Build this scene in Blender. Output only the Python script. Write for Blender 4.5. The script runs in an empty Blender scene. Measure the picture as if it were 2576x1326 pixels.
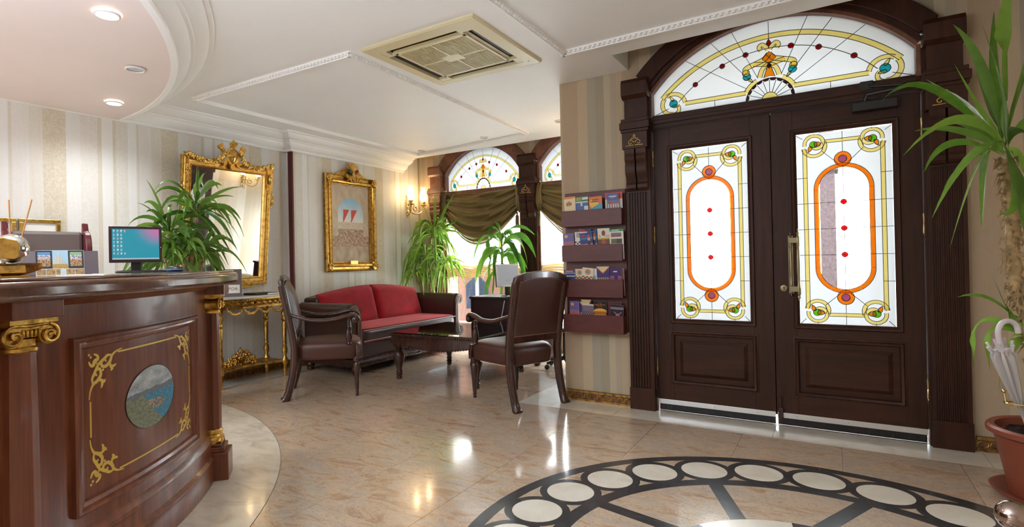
import bpy, bmesh, math, random
from math import sin, cos, pi, radians as rad, hypot, atan2, sqrt
from mathutils import Vector, Matrix
import numpy as np
SC = bpy.context.scene
COL = SC.collection
rnd = random.Random(7)
# ------------------------------------------------------------------ camera, world, lights, exposure
F, PITCH, ROLL, YAW, CAMH, PX0, PY0 = 1380.46, 0.00529, -0.02099, 0.57591, 1.2, -93.4, -12.2
_fw = np.array([-sin(YAW)*cos(PITCH), cos(YAW)*cos(PITCH), sin(PITCH)])
_r0 = np.array([cos(YAW), sin(YAW), 0.0]); _u0 = np.cross(_r0, _fw)
_r = _r0*cos(ROLL) + _u0*sin(ROLL); _u = -_r0*sin(ROLL) + _u0*cos(ROLL)
_c = np.array([0, 0, CAMH])
cd = bpy.data.cameras.new('camera'); cam = bpy.data.objects.new('camera', cd); COL.objects.link(cam)
cd.sensor_width = 36.0; cd.sensor_fit = 'HORIZONTAL'; cd.lens = F*36.0/2576
cd.shift_x = -PX0/2576; cd.shift_y = PY0/2576
cd.clip_start = 0.02
cam.matrix_world = Matrix(((_r[0], _u[0], -_fw[0], 0), (_r[1], _u[1], -_fw[1], 0), (_r[2], _u[2], -_fw[2], CAMH), (0, 0, 0, 1)))
SC.camera = cam
def ray(x, y): return _fw + _r*(x-1288-PX0)/F - _u*(y-663-PY0)/F
def oX(x, y, v): d = ray(x, y); t = v/d[0]; return Vector(_c+t*d)
def oY(x, y, v): d = ray(x, y); t = v/d[1]; return Vector(_c+t*d)
def oZ(x, y, v): d = ray(x, y); t = (v-CAMH)/d[2]; return Vector(_c+t*d)
def oD(x, y, t): return Vector(_c+ray(x, y)*t)

w = bpy.data.worlds.new('overcast_sky'); SC.world = w; w.use_nodes = True
bg = w.node_tree.nodes['Background']; bg.inputs[0].default_value = (0.80, 0.90, 1.0, 1); bg.inputs[1].default_value = 40.0
def area(name, loc, size, power, col=(1, 0.93, 0.82), rot=(0, 0, 0), sy=None):
    l = bpy.data.lights.new(name, 'AREA'); l.energy = power; l.color = col
    l.shape = 'RECTANGLE' if sy else 'SQUARE'; l.size = size
    if sy: l.size_y = sy
    o = bpy.data.objects.new(name, l); o.location = loc; o.rotation_euler = rot; COL.objects.link(o); return o
WHT = (0.79, 0.90, 1.0)
area('lobby_fill_light', (-3.0, -1.8, 2.5), 1.6, 58, WHT)  # added fill from above, out of view; no fitting stands here
area('rear_fill_light', (-3.6, -4.1, 1.5), 3.0, 22, WHT, (rad(100), 0, rad(-6)), 1.8)  # unseen broad fill behind the camera, added to lift the room
area('counter_fill_light', (-4.4, -0.9, 2.5), 1.2, 62, (0.72, 0.87, 1.0))  # extra bluish fill added over the counter, separate from the lit downlights
area('ceiling_fill_light', (-1.9, -0.5, 1.75), 1.4, 95, (0.72, 0.87, 1.0), (rad(180), 0, 0))  # unseen upward fill, added to brighten the ceiling
SC.view_settings.view_transform = 'Standard'; SC.view_settings.look = 'None'
SC.view_settings.exposure = 0.5; SC.view_settings.gamma = 1.0; SC.view_settings.use_curve_mapping = False
SC.cycles.use_denoising = True
SC.cycles.max_bounces = 10; SC.cycles.diffuse_bounces = 6; SC.cycles.transparent_max_bounces = 16
SC.cycles.sample_clamp_indirect = 60.0; SC.cycles.caustics_reflective = False; SC.cycles.caustics_refractive = False

# ------------------------------------------------------------------ mesh helpers
from mathutils import noise as mnoise
def nz(x, y, k=1.0): return mnoise.noise((x*k, y*k, 3.1))
class MB:
    def __init__(s): s.v = []; s.f = []
    def add(s, vs, fs):
        b = len(s.v); s.v += [tuple(p) for p in vs]; s.f += [tuple(i+b for i in f) for f in fs]; return s
    def box(s, x0, x1, y0, y1, z0, z1, M=None):
        vs = [Vector((x, y, z)) for z in (z0, z1) for y in (y0, y1) for x in (x0, x1)]
        if M is not None: vs = [M @ p for p in vs]
        return s.add(vs, [(0, 2, 3, 1), (4, 5, 7, 6), (0, 1, 5, 4), (2, 6, 7, 3), (0, 4, 6, 2), (1, 3, 7, 5)])
    def prism(s, poly, d0, d1, M=None, axis='z'):
        """extrude a 2D polygon (a,b) between d0 and d1 along an axis"""
        def pt(a, b, d):
            p = Vector((a, b, d)) if axis == 'z' else Vector((a, d, b)) if axis == 'y' else Vector((d, a, b))
            return M @ p if M is not None else p
        n = len(poly)
        vs = [pt(a, b, d0) for a, b in poly]+[pt(a, b, d1) for a, b in poly]
        fs = [tuple(range(n))[::-1], tuple(range(n, 2*n))]+[(i, (i+1) % n, n+(i+1) % n, n+i) for i in range(n)]
        return s.add(vs, fs)
    def grid(s, fn, nu, nv, cu=False, cv=False):
        vs = [fn(i/(nu if cu else nu), j/(nv if cv else nv)) for i in range(nu+(0 if cu else 1)) for j in range(nv+(0 if cv else 1))]
        W = nv+(0 if cv else 1); U = nu+(0 if cu else 1)
        fs = [(i*W+j, ((i+1) % U)*W+j, ((i+1) % U)*W+(j+1) % W, i*W+(j+1) % W) for i in range(nu) for j in range(nv)]
        return s.add(vs, fs)
    def lathe(s, prof, seg=16, c=(0, 0, 0), M=None, twist=0, flute=0, nf=8, a0=0, a1=2*pi, cap=True):
        """prof: list of (r, z)"""
        full = abs(a1-a0-2*pi) < 1e-6; n = seg+(0 if full else 1); vs = []
        for r, z in prof:
            for k in range(n):
                a = a0+(a1-a0)*k/seg
                rr = r*(1-flute*(0.5+0.5*cos(nf*a+twist*z))) if flute else r
                p = Vector((c[0]+rr*cos(a), c[1]+rr*sin(a), c[2]+z)); vs.append(M @ p if M is not None else p)
        m = len(prof); fs = [(i*n+k, i*n+(k+1) % n, (i+1)*n+(k+1) % n, (i+1)*n+k) for i in range(m-1) for k in range(seg)]
        if full and cap: fs += [tuple(range(n))[::-1], tuple(range((m-1)*n, m*n))]
        return s.add(vs, fs)
    def tube(s, path, r, seg=8, flat=1.0, up=None, closed=False, cap=True):
        path = [Vector(p) for p in path]; n = len(path)
        rs = r if isinstance(r, (list, tuple)) else [r]*n
        vs = []; N = None
        for i, p in enumerate(path):
            t = (path[(i+1) % n]-path[i-1]) if closed else (path[min(i+1, n-1)]-path[max(i-1, 0)])
            t = t.normalized() if t.length > 1e-9 else Vector((0, 0, 1))
            if up is not None: N = Vector(up)-t*Vector(up).dot(t)
            elif N is None: N = t.orthogonal()
            else: N = N-t*N.dot(t)
            if N.length < 1e-6: N = t.orthogonal()
            N = N.normalized(); B = t.cross(N)
            for k in range(seg):
                a = 2*pi*k/seg; vs.append(p+(N*cos(a)*flat+B*sin(a))*rs[i])
        m = n if closed else n-1
        fs = [(i*seg+k, i*seg+(k+1) % seg, ((i+1) % n)*seg+(k+1) % seg, ((i+1) % n)*seg+k) for i in range(m) for k in range(seg)]
        if cap and not closed: fs += [tuple(range(seg))[::-1], tuple(range((n-1)*seg, n*seg))]
        return s.add(vs, fs)
    def sweep(s, prof, frames, closed=False, cap=True):
        """prof: closed 2D polygon (a,b); frames: list of (origin, A, B) vectors"""
        n = len(prof); m = len(frames)
        vs = [Vector(o)+Vector(A)*a+Vector(B)*b for o, A, B in frames for a, b in prof]
        k = m if closed else m-1
        fs = [(i*n+j, i*n+(j+1) % n, ((i+1) % m)*n+(j+1) % n, ((i+1) % m)*n+j) for i in range(k) for j in range(n)]
        if cap and not closed: fs += [tuple(range(n))[::-1], tuple(range((m-1)*n, m*n))]
        return s.add(vs, fs)
    def ball(s, c, r, nu=8, nv=6, sc=(1, 1, 1)):
        pr = [(r*sin(pi*j/nv), -r*cos(pi*j/nv)) for j in range(nv+1)]
        pr[0] = (r*0.05, -r); pr[-1] = (r*0.05, r)
        M = Matrix.Translation(c) @ Matrix.Diagonal((sc[0], sc[1], sc[2], 1))
        return s.lathe(pr, nu, M=M)
    def strip(s, pts, w, y0, y1, closed=False):
        """flat band of width w along 2D pts (x,z), thick from y0 to y1"""
        n = len(pts); L = []; R = []
        for i in range(n):
            a = pts[i-1] if (i > 0 or closed) else pts[i]; b = pts[(i+1) % n] if (i < n-1 or closed) else pts[i]
            tx, tz = b[0]-a[0], b[1]-a[1]; l = hypot(tx, tz) or 1; nx, nz = -tz/l, tx/l
            ww = w[i] if isinstance(w, (list, tuple)) else w
            L.append((pts[i][0]+nx*ww/2, pts[i][1]+nz*ww/2)); R.append((pts[i][0]-nx*ww/2, pts[i][1]-nz*ww/2))
        vs = []
        for i in range(n): vs += [(L[i][0], y0, L[i][1]), (R[i][0], y0, R[i][1]), (R[i][0], y1, R[i][1]), (L[i][0], y1, L[i][1])]
        m = n if closed else n-1; fs = []
        for i in range(m):
            a = 4*i; b = 4*((i+1) % n)
            fs += [(a, a+1, b+1, b), (a+1, a+2, b+2, b+1), (a+2, a+3, b+3, b+2), (a+3, a, b, b+3)]
        if not closed: fs += [(0, 3, 2, 1), (4*n-4, 4*n-3, 4*n-2, 4*n-1)]
        return s.add(vs, fs)
WORLD = {}
def link(name, me, m, parent=None):
    o = bpy.data.objects.new(name, me); COL.objects.link(o)
    if m is not None:
        if len(me.materials) == 0: me.materials.append(m)
    if parent is not None:
        o.parent = parent
        if parent.name in WORLD: o.matrix_parent_inverse = WORLD[parent.name]
    return o
def obj(name, mb, m, parent=None, smooth=35, bevel=0, seg=2, sub=0, fixn=True, solid=0, label=None):
    me = bpy.data.meshes.new(name); me.from_pydata([tuple(p) for p in mb.v], [], mb.f)
    if fixn:
        b = bmesh.new(); b.from_mesh(me); bmesh.ops.recalc_face_normals(b, faces=b.faces); b.to_mesh(me); b.free()
    if smooth:
        me.polygons.foreach_set('use_smooth', [True]*len(me.polygons))
        if smooth < 180: me.set_sharp_from_angle(angle=rad(smooth))
    o = link(name, me, m, parent)
    if solid: md = o.modifiers.new('s', 'SOLIDIFY'); md.thickness = solid; md.offset = 0
    if sub: md = o.modifiers.new('u', 'SUBSURF'); md.levels = sub; md.render_levels = sub
    if bevel: md = o.modifiers.new('b', 'BEVEL'); md.width = bevel; md.segments = seg; md.limit_method = 'ANGLE'; md.angle_limit = rad(40); md.harden_normals = False
    if label: o['label'] = label
    return o

def tag(o, label, cat, group=None, kind=None):
    o['label'] = label; o['category'] = cat
    if group: o['group'] = group
    if kind: o['kind'] = kind
    return o
def thing(name, label, cat, loc=(0, 0, 0), rz=0.0, group=None, world=False, kind=None):
    o = bpy.data.objects.new(name, None); COL.objects.link(o); o.empty_display_size = 0.05
    o.location = loc; o.rotation_euler = (0, 0, rz)
    if label: o['label'] = label
    if cat: o['category'] = cat
    if group: o['group'] = group
    if kind: o['kind'] = kind
    if world: WORLD[o.name] = (Matrix.Translation(loc) @ Matrix.Rotation(rz, 4, 'Z')).inverted()
    return o
def struct(name, mb, m, label=None, **k):
    o = obj(name, mb, m, **k); o['kind'] = 'structure'
    if label: o['label'] = label
    return o
def stuff(o): o['kind'] = 'stuff'; return o
def arc(cx, cy, r, a0, a1, n=16, ry=None):
    return [(cx+r*cos(rad(a0+(a1-a0)*i/n)), cy+(ry or r)*sin(rad(a0+(a1-a0)*i/n))) for i in range(n+1)]
def bez(p0, p1, p2, p3, n=12):
    out = []
    for i in range(n+1):
        t = i/n; a, b, c, d = (1-t)**3, 3*t*(1-t)**2, 3*t*t*(1-t), t**3
        out.append(tuple(a*w0+b*w1+c*w2+d*w3 for w0, w1, w2, w3 in zip(p0, p1, p2, p3)))
    return out
def cr(pts, n=6, closed=False):
    """Catmull-Rom through points (any dimension)"""
    m = len(pts); out = []
    for i in range(m if closed else m-1):
        p = [pts[(i+k) % m] if closed else pts[min(max(i+k, 0), m-1)] for k in (-1, 0, 1, 2)]
        for j in range(n):
            t = j/n
            out.append(tuple(0.5*(2*b+(c-a)*t+(2*a-5*b+4*c-d)*t*t+(-a+3*b-3*c+d)*t**3) for a, b, c, d in zip(*p)))
    if not closed: out.append(tuple(pts[-1]))
    return out

# ------------------------------------------------------------------ materials
def lin(h):
    h = h.lstrip('#'); o = []
    for i in (0, 2, 4):
        c = int(h[i:i+2], 16)/255; o.append(c/12.92 if c <= 0.04045 else ((c+0.055)/1.055)**2.4)
    return (*o, 1)
class NT:
    def __init__(s, name):
        s.m = bpy.data.materials.new(name); s.m.use_nodes = True; s.t = s.m.node_tree; s.n = s.t.nodes
        s.b = s.n['Principled BSDF']; s.out = s.n['Material Output']
    def new(s, typ, **k):
        n = s.n.new(typ)
        for a, v in k.items(): setattr(n, a, v)
        return n
    def l(s, a, b): s.t.links.new(a, b)
    def coord(s, sc=(1, 1, 1), rot=(0, 0, 0)):
        tc = s.new('ShaderNodeTexCoord'); mp = s.new('ShaderNodeMapping'); mp.inputs['Scale'].default_value = sc; mp.inputs['Rotation'].default_value = rot
        s.l(tc.outputs['Object'], mp.inputs['Vector']); return mp.outputs[0]
    def noise(s, vec, scale=5, detail=4, rough=0.55, dist=0):
        n = s.new('ShaderNodeTexNoise'); n.inputs['Scale'].default_value = scale; n.inputs['Detail'].default_value = detail
        n.inputs['Roughness'].default_value = rough; n.inputs['Distortion'].default_value = dist
        if vec is not None: s.l(vec, n.inputs['Vector'])
        return n.outputs['Fac']
    def ramp(s, fac, stops, interp='LINEAR'):
        r = s.new('ShaderNodeValToRGB'); r.color_ramp.interpolation = interp; e = r.color_ramp.elements
        while len(e) < len(stops): e.new(0.5)
        for q, (p, c) in zip(e, stops): q.position = p; q.color = lin(c) if isinstance(c, str) else c
        if fac is not None: s.l(fac, r.inputs[0])
        return r.outputs[0]
    def mix(s, fac, a, b, mode='MIX'):
        m = s.new('ShaderNodeMix', data_type='RGBA', blend_type=mode)
        for sock, v in ((m.inputs[0], fac), (m.inputs[6], a), (m.inputs[7], b)):
            if hasattr(v, 'links') or hasattr(v, 'is_linked'): s.l(v, sock)
            else: sock.default_value = v
        return m.outputs[2]
    def math(s, op, a, b=0.0):
        m = s.new('ShaderNodeMath', operation=op)
        for i, v in enumerate((a, b)):
            if hasattr(v, 'is_linked'): s.l(v, m.inputs[i])
            else: m.inputs[i].default_value = v
        return m.outputs[0]
    def bump(s, fac, st=0.2, dist=0.01):
        b = s.new('ShaderNodeBump'); b.inputs['Strength'].default_value = st; b.inputs['Distance'].default_value = dist
        s.l(fac, b.inputs['Height']); s.l(b.outputs[0], s.b.inputs['Normal'])
    def set(s, col=None, rough=0.5, metal=0.0, spec=None, coat=None):
        if col is not None:
            if hasattr(col, 'is_linked'): s.l(col, s.b.inputs['Base Color'])
            else: s.b.inputs['Base Color'].default_value = col
        if hasattr(rough, 'is_linked'): s.l(rough, s.b.inputs['Roughness'])
        else: s.b.inputs['Roughness'].default_value = rough
        s.b.inputs['Metallic'].default_value = metal
        if spec is not None: s.b.inputs['Specular IOR Level'].default_value = spec
        if coat is not None: s.b.inputs['Coat Weight'].default_value = coat; s.b.inputs['Coat Roughness'].default_value = 0.08
        return s.m
def plain(name, c, rough=0.5, metal=0.0, var=0.0, sc=8, bump=0.0, spec=None, coat=None, bsc=60):
    t = NT(name); c1 = lin(c) if isinstance(c, str) else c
    if var:
        f = t.noise(t.coord(), sc, 4)
        col = t.ramp(f, [(0.3, tuple(max(0, x*(1-var)) for x in c1[:3])+(1,)), (0.7, tuple(min(1, x*(1+var)) for x in c1[:3])+(1,))])
    else: col = c1
    if bump: t.bump(t.noise(t.coord(), bsc, 3), bump, 0.004)
    return t.set(col, rough, metal, spec, coat)
def wood(name, c0, c1, rough=0.35, sc=(14, 14, 1.2), coat=0.0, bump=0.06, spec=0.5):
    t = NT(name); v = t.coord(sc)
    f = t.noise(v, 2.2, 6, 0.6, 0.6); g = t.noise(t.coord((sc[0]*9, sc[1]*9, sc[2]*1.6)), 4, 3)
    k = t.math('ADD', t.math('MULTIPLY', f, 0.75), t.math('MULTIPLY', g, 0.25))
    t.bump(g, bump, 0.003)
    return t.set(t.ramp(k, [(0.32, c0), (0.66, c1)]), rough, 0, spec, coat)
def paper(name, axis, cols, period=0.53, base=None, speck=0.5, lo=0.86):
    """vertical striped wallpaper along a world axis; cols = list of (start 0..1, colour, pattern strength)"""
    t = NT(name); tc = t.new('ShaderNodeTexCoord'); sp = t.new('ShaderNodeSeparateXYZ'); t.l(tc.outputs['Object'], sp.inputs[0])
    a = sp.outputs['X' if axis == 'x' else 'Y']
    fr = t.math('FRACT', t.math('MULTIPLY', t.math('ADD', a, 20.0), 1/period))
    col = t.ramp(fr, [(p, c) for p, c, k in cols], 'CONSTANT')
    pat = t.ramp(fr, [(p, (k, k, k, 1)) for p, c, k in cols], 'CONSTANT')
    g = t.noise(t.coord((90, 90, 2.2)), 1.6, 4)                       # silk grain
    d = t.noise(t.coord((1, 1, 1)), 42, 3, 0.7, 1.4)                  # damask flecks
    b = t.noise(t.coord((2.2, 2.2, 0.7)), 1.3, 2)
    col = t.mix(0.5, col, t.ramp(g, [(0.3, (lo, lo*0.985, lo*0.96, 1)), (0.7, (1.0, 1.0, 1.0, 1))]), 'MULTIPLY')
    fl = t.ramp(d, [(0.44, (0, 0, 0, 1)), (0.52, (1, 1, 1, 1))])
    fk = t.new('ShaderNodeMix', data_type='RGBA', blend_type='MULTIPLY'); fk.inputs[0].default_value = 1.0; t.l(fl, fk.inputs[6]); t.l(pat, fk.inputs[7])
    sepc = t.new('ShaderNodeSeparateColor'); t.l(fk.outputs[2], sepc.inputs[0])
    col = t.mix(t.math('MULTIPLY', sepc.outputs[0], speck), col, base or lin('b5925e'))
    t.bump(d, 0.08, 0.002)
    return t.set(col, 0.55, 0, 0.3)
M = {}
M['plaster'] = plain('ceiling_paint', 'f7f6f5', 0.55, var=0.015, sc=2)
M['soffit'] = plain('soffit_reflected_tint', 'efe0dc', 0.5, var=0.02, sc=2)  # pinkish cast of reflected light put into the base colour
M['trim_white'] = plain('plaster_trim', 'f8f7f6', 0.45)
_st = [(0, 'e0d9c9', 0.5), (.17, 'e9e8e5', 0.1), (.28, 'e7e4df', 0.22), (.42, 'dcd5c7', 0.15), (.455, 'eeedeb', .05), (.55, 'ded7c8', .25), (.575, 'e8e6e0', .25), (.68, 'f0efed', .05), (.76, 'e2dcd1', .1), (.785, 'eae8e4', .1), (.9, 'e6e2d9', .15)]
M['cream_paper'] = paper('cream_striped_wallpaper', 'y', _st, 0.95, lo=0.9)
M['cream_paper_x'] = paper('cream_striped_wallpaper_side', 'x', _st, 0.95)
M['tan_paper'] = paper('tan_striped_wallpaper', 'x', [(0, 'bfab90', 0.05), (.09, 'b5a28a', 0.5), (.36, 'c2ae92', 0.05), (.52, 'aaa291', 0.1), (.66, 'a69c88', 0.12), (.80, 'c0b198', .05), (.9, 'b5a792', .2)], 0.53, lin('c08a58'), 0.35)
M['tan_paper_y'] = paper('tan_striped_wallpaper_side', 'y', [(0, 'd8cbb4', 0.05), (.2, 'ddd3c2', 0.3), (.5, 'e4dccd', 0.05), (.8, 'd4c6ae', .1)], 0.53, lin('c08a58'), 0.25)
M['door_wood'] = wood('dark_stained_door_wood', '2c150c', '452414', 0.45, (10, 10, 0.9), bump=0.1, spec=0.3)
M['door_wood_h'] = wood('dark_stained_door_wood_horizontal', '2c150c', '452414', 0.45, (0.9, 10, 10), bump=0.1, spec=0.3)
M['arch_wood'] = wood('warm_stained_arch_wood', '5c3322', '8a5a3f', 0.4, (3, 3, 3))
M['counter_wood'] = wood('polished_mahogany_veneer', '542818', '82492e', 0.3, (11, 11, 0.8), coat=0.22, bump=0.03, spec=0.4)
M['counter_top'] = wood('glossy_mahogany_top', '45281d', '6c4736', 0.16, (2, 2, 9), coat=0.6, bump=0.02)
M['chair_wood'] = wood('espresso_turned_wood', '2c1511', '47261d', 0.25, (8, 8, 2), coat=0.3)
M['rack_wood'] = wood('burgundy_lacquer_board', '4e1f1c', '642c27', 0.4, (2, 8, 8))
M['red_trim'] = plain('oxblood_painted_trim', '5b1f1c', 0.4)
M['desk_wood'] = wood('dark_desk_veneer', '230f0d', '351b18', 0.3, (2, 9, 9))
def gold(name, c, r, sc=90, b=0.25, dark='5d3d12'):
    t = NT(name); f = t.noise(t.coord(), 26, 3)
    t.bump(t.noise(t.coord(), sc, 2), b, 0.004)
    return t.set(t.ramp(f, [(0.3, dark), (0.55, c)]), r, 1.0)
M['gold'] = gold('antique_gilding', 'd6ab5a', 0.3, dark='9a7230')
M['gold_light'] = gold('pale_gilding', 'e3b766', 0.28, dark='b8904a')
M['gold_dark'] = gold('aged_gilding', 'c2984f', 0.4, dark='6e4d1e')
M['brass'] = plain('polished_brass', (0.78, 0.58, 0.28, 1), 0.22, 1.0)
M['old_brass'] = plain('dull_brass', (0.30, 0.25, 0.15, 1), 0.35, 1.0)
M['gold_paint'] = plain('gold_leaf_paint', 'd9b75a', 0.4, 0.35)
M['leather'] = plain('brown_leather', '4a2b23', 0.36, 0, 0.12, 5, 0.25, 0.45, bsc=220)
M['leather_dark'] = plain('dark_brown_leather', '3a201b', 0.28, 0, 0.15, 5, 0.2, 0.6, bsc=220)
t = NT('crimson_velvet'); f = t.noise(t.coord(), 9, 5, 0.6); t.bump(t.noise(t.coord(), 350, 2), 0.2, 0.002)
t.b.inputs['Sheen Weight'].default_value = 0.6; t.b.inputs['Sheen Tint'].default_value = (1, 0.35, 0.35, 1)
M['velvet'] = t.set(t.ramp(f, [(0.3, '7e0b17'), (0.7, '9f1524')]), 0.85, 0, 0.2)
t = NT('olive_satin'); t.b.inputs['Sheen Weight'].default_value = 0.3; t.b.inputs['Anisotropic'].default_value = 0.4
t.bump(t.noise(t.coord((3, 3, 300)), 3, 2), 0.05, 0.002)
M['satin'] = t.set(t.ramp(t.noise(t.coord(), 3, 3), [(0.3, '6a5626'), (0.7, '84703a')]), 0.42, 0.15, 0.6)
M['tassel'] = plain('olive_tassel_thread', '5d4b26', 0.7)
M['fringe'] = plain('pale_lace_edging', 'cfc39a', 0.7, var=0.4, sc=60)
def marble(name, stops, rough, sc, rot, dist=1.5, s1=2.4, coat=0.4, speck=None, rg=0.62):
    t = NT(name); v = t.coord(sc, rot); oi = t.new('ShaderNodeObjectInfo')
    ad = t.new('ShaderNodeVectorMath', operation='ADD'); t.l(v, ad.inputs[0])
    mu = t.new('ShaderNodeVectorMath', operation='SCALE'); mu.inputs[0].default_value = (13, 7, 5); t.l(oi.outputs['Random'], mu.inputs['Scale']); t.l(mu.outputs[0], ad.inputs[1])
    f = t.noise(ad.outputs[0], s1, 10, rg, dist)
    c = t.ramp(f, stops)
    if speck:
        g = t.noise(t.coord((1, 1, 1)), 55, 4, 0.7, 2)
        c = t.mix(t.ramp(g, [(speck[0], (0, 0, 0, 1)), (speck[0]+.05, (speck[2],)*3+(1,))]), c, lin(speck[1]))
    return t.set(c, rough, 0, 0.5, coat)
M['rose_marble'] = marble('rose_marble', [(0.30, '957c69'), (0.42, 'b99b80'), (0.50, 'c9b198'), (0.56, 'b3a395'), (0.63, 'c8a98c'), (0.74, 'd6c4ae')], 0.15, (1.7, 4.2, 1), (0, 0, rad(-24)), 0.9, 2.1, 0.5, (0.58, '7f5a42', .65), 0.74)
M['cream_marble'] = marble('cream_marble', [(0.3, 'bfb09c'), (0.5, 'd3c7b4'), (0.7, 'dcd2c2')], 0.2, (1.5, 3, 1), (0, 0, 0.3), 1, 3, 0.4, (0.68, '8d7b66', .45))
M['white_marble'] = marble('ivory_marble', [(0.3, 'd6cbb9'), (0.6, 'e4dccd')], 0.2, (2, 2, 1), (0, 0, 0.3), 1, 3, 0.4)
M['black_marble'] = marble('charcoal_marble', [(0.3, '2e2c2d'), (0.55, '3c3a3a'), (0.7, '57534f')], 0.2, (2, 6, 1), (0, 0, 0.9), 1.5, 3, 0.4)
M['grout'] = plain('dark_grout', '5f5146', 0.8)
M['console_marble'] = plain('pale_console_marble', 'd8d4ce', 0.15, 0, 0.08, 6)
M['leaf'] = None
def leafmat(name, a, b, tr=0.3):
    t = NT(name); oi = t.new('ShaderNodeObjectInfo'); f = t.noise(t.coord((6, 6, 6)), 3, 3)
    k = t.math('ADD', t.math('MULTIPLY', oi.outputs['Random'], 0.6), t.math('MULTIPLY', f, 0.4))
    c = t.ramp(k, [(0.15, a), (0.85, b)])
    t.set(c, 0.35, 0, 0.5)
    tl = t.new('ShaderNodeBsdfTranslucent'); t.l(c, tl.inputs[0]); mx = t.new('ShaderNodeMixShader'); mx.inputs[0].default_value = tr
    t.l(t.b.outputs[0], mx.inputs[1]); t.l(tl.outputs[0], mx.inputs[2]); t.l(mx.outputs[0], t.out.inputs[0])
    return t.m
M['leaf_dark'] = leafmat('deep_green_leaf', '3d6420', '86ac48', 0.42)
M['leaf_mid'] = leafmat('fresh_green_leaf', '4c7f22', 'a3c552', 0.5)
M['leaf_corn'] = leafmat('glossy_corn_plant_leaf', '2c5a18', '6fa034', 0.42)
M['bark'] = plain('fibrous_yucca_bark', 'a58a62', 0.9, 0, 0.45, 30, 0.9, bsc=40)
M['terracotta'] = plain('terracotta_plastic', '8a4630', 0.45, 0, 0.06, 4)
M['soil'] = plain('dark_potting_soil', '2a1d16', 0.95, 0, 0.4, 60, 0.8)
M['black'] = plain('black_plastic', '161416', 0.35)
M['dark_plastic'] = plain('plum_black_plastic', '2e1a20', 0.3)
M['silver'] = plain('silver_plastic', 'c9c9cc', 0.3, 0.3)
M['steel'] = plain('brushed_aluminium', (0.75, 0.75, 0.76, 1), 0.3, 1.0)
M['chrome'] = plain('chrome', (0.8, 0.8, 0.8, 1), 0.08, 1.0)
M['white'] = plain('white_plastic', 'e8e6e2', 0.4)
M['paper'] = plain('white_paper', 'eeebe4', 0.7)
M['lead'] = plain('dark_lead_came', '2a2624', 0.45, 0.5)
M['ac'] = plain('yellowed_air_conditioner_plastic', 'dccfa9', 0.4)
M['ac_grille'] = plain('beige_grille_plastic', 'c9b98c', 0.45)
M['ac_dark'] = plain('dark_air_slot', '241713', 0.5)
M['grey_card'] = plain('taupe_grey_card', '6f6468', 0.6)
M['stitch'] = plain('brass_nail_heads', (0.36, 0.26, 0.14, 1), 0.4, 1.0)
M['mirror'] = plain('silvered_mirror_glass', (0.95, 0.96, 0.96, 1), 0.02, 1.0)
def translucent(name, c, trans=0.12, gl=0.06, rough=0.3, white=0.92):
    t = NT(name); tl = t.new('ShaderNodeBsdfTranslucent'); tl.inputs[0].default_value = c
    tp = t.new('ShaderNodeBsdfTransparent'); tp.inputs[0].default_value = c
    g = t.new('ShaderNodeBsdfGlossy'); g.inputs['Roughness'].default_value = rough
    m1 = t.new('ShaderNodeMixShader'); m1.inputs[0].default_value = trans; t.l(tl.outputs[0], m1.inputs[1]); t.l(tp.outputs[0], m1.inputs[2])
    m2 = t.new('ShaderNodeMixShader'); m2.inputs[0].default_value = gl; t.l(m1.outputs[0], m2.inputs[1]); t.l(g.outputs[0], m2.inputs[2])
    t.l(m2.outputs[0], t.out.inputs[0]); t.n.remove(t.b); return t.m
M['frosted'] = translucent('frosted_white_glass', (0.29, 0.29, 0.29, 1), 0.10, 0.05)
M['sheer'] = translucent('sheer_voile', (0.98, 0.97, 0.95, 1), 0.22, 0.0)
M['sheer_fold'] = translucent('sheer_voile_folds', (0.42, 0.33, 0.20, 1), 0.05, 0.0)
M['chimney'] = translucent('etched_chimney_glass', (0.97, 0.95, 0.9, 1), 0.68, 0.12, 0.1)
M['clear'] = translucent('clear_bevelled_glass', (0.97, 0.98, 0.98, 1), 1.0, 0.05, 0.02)
for nm, c in dict(yellow=(0.97, 0.87, 0.47, 1), amber=(0.92, 0.50, 0.04, 1), orange=(1.0, 0.46, 0.03, 1), ruby=(0.55, 0.01, 0.03, 1), teal=(0.05, 0.60, 0.66, 1), lime=(0.35, 0.72, 0.05, 1), mauve=(0.62, 0.27, 0.42, 1), brown=(0.22, 0.08, 0.07, 1)).items():
    M['g_'+nm] = translucent('stained_glass_'+nm, c, 0.97, 0.03, 0.25)
t = NT('tinted_table_glass'); t.b.inputs['Transmission Weight'].default_value = 0.0
tp = t.new('ShaderNodeBsdfTransparent'); tp.inputs[0].default_value = (0.62, 0.78, 0.72, 1); g = t.new('ShaderNodeBsdfGlossy'); g.inputs['Roughness'].default_value = 0.03
fr = t.new('ShaderNodeFresnel'); fr.inputs[0].default_value = 1.55; mx = t.new('ShaderNodeMixShader'); t.l(fr.outputs[0], mx.inputs[0]); t.l(tp.outputs[0], mx.inputs[1]); t.l(g.outputs[0], mx.inputs[2]); t.l(mx.outputs[0], t.out.inputs[0])
M['table_glass'] = t.m
def emit(name, c, s):
    t = NT(name); t.b.inputs['Emission Color'].default_value = c; t.b.inputs['Emission Strength'].default_value = s; return t.set(c, 0.5)
M['lamp_on'] = emit('lit_lamp_lens', (1, 0.95, 0.85, 1), 14)
M['led'] = emit('amber_led', (1, 0.55, 0.1, 1), 2)
M['bulb'] = emit('warm_glowing_bulb', (1, 0.72, 0.36, 1), 30)
t = NT('printed_colours'); at = t.new('ShaderNodeAttribute', attribute_name='ink'); t.l(at.outputs['Color'], t.b.inputs['Base Color']); M['print'] = t.set(None, 0.35)
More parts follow.
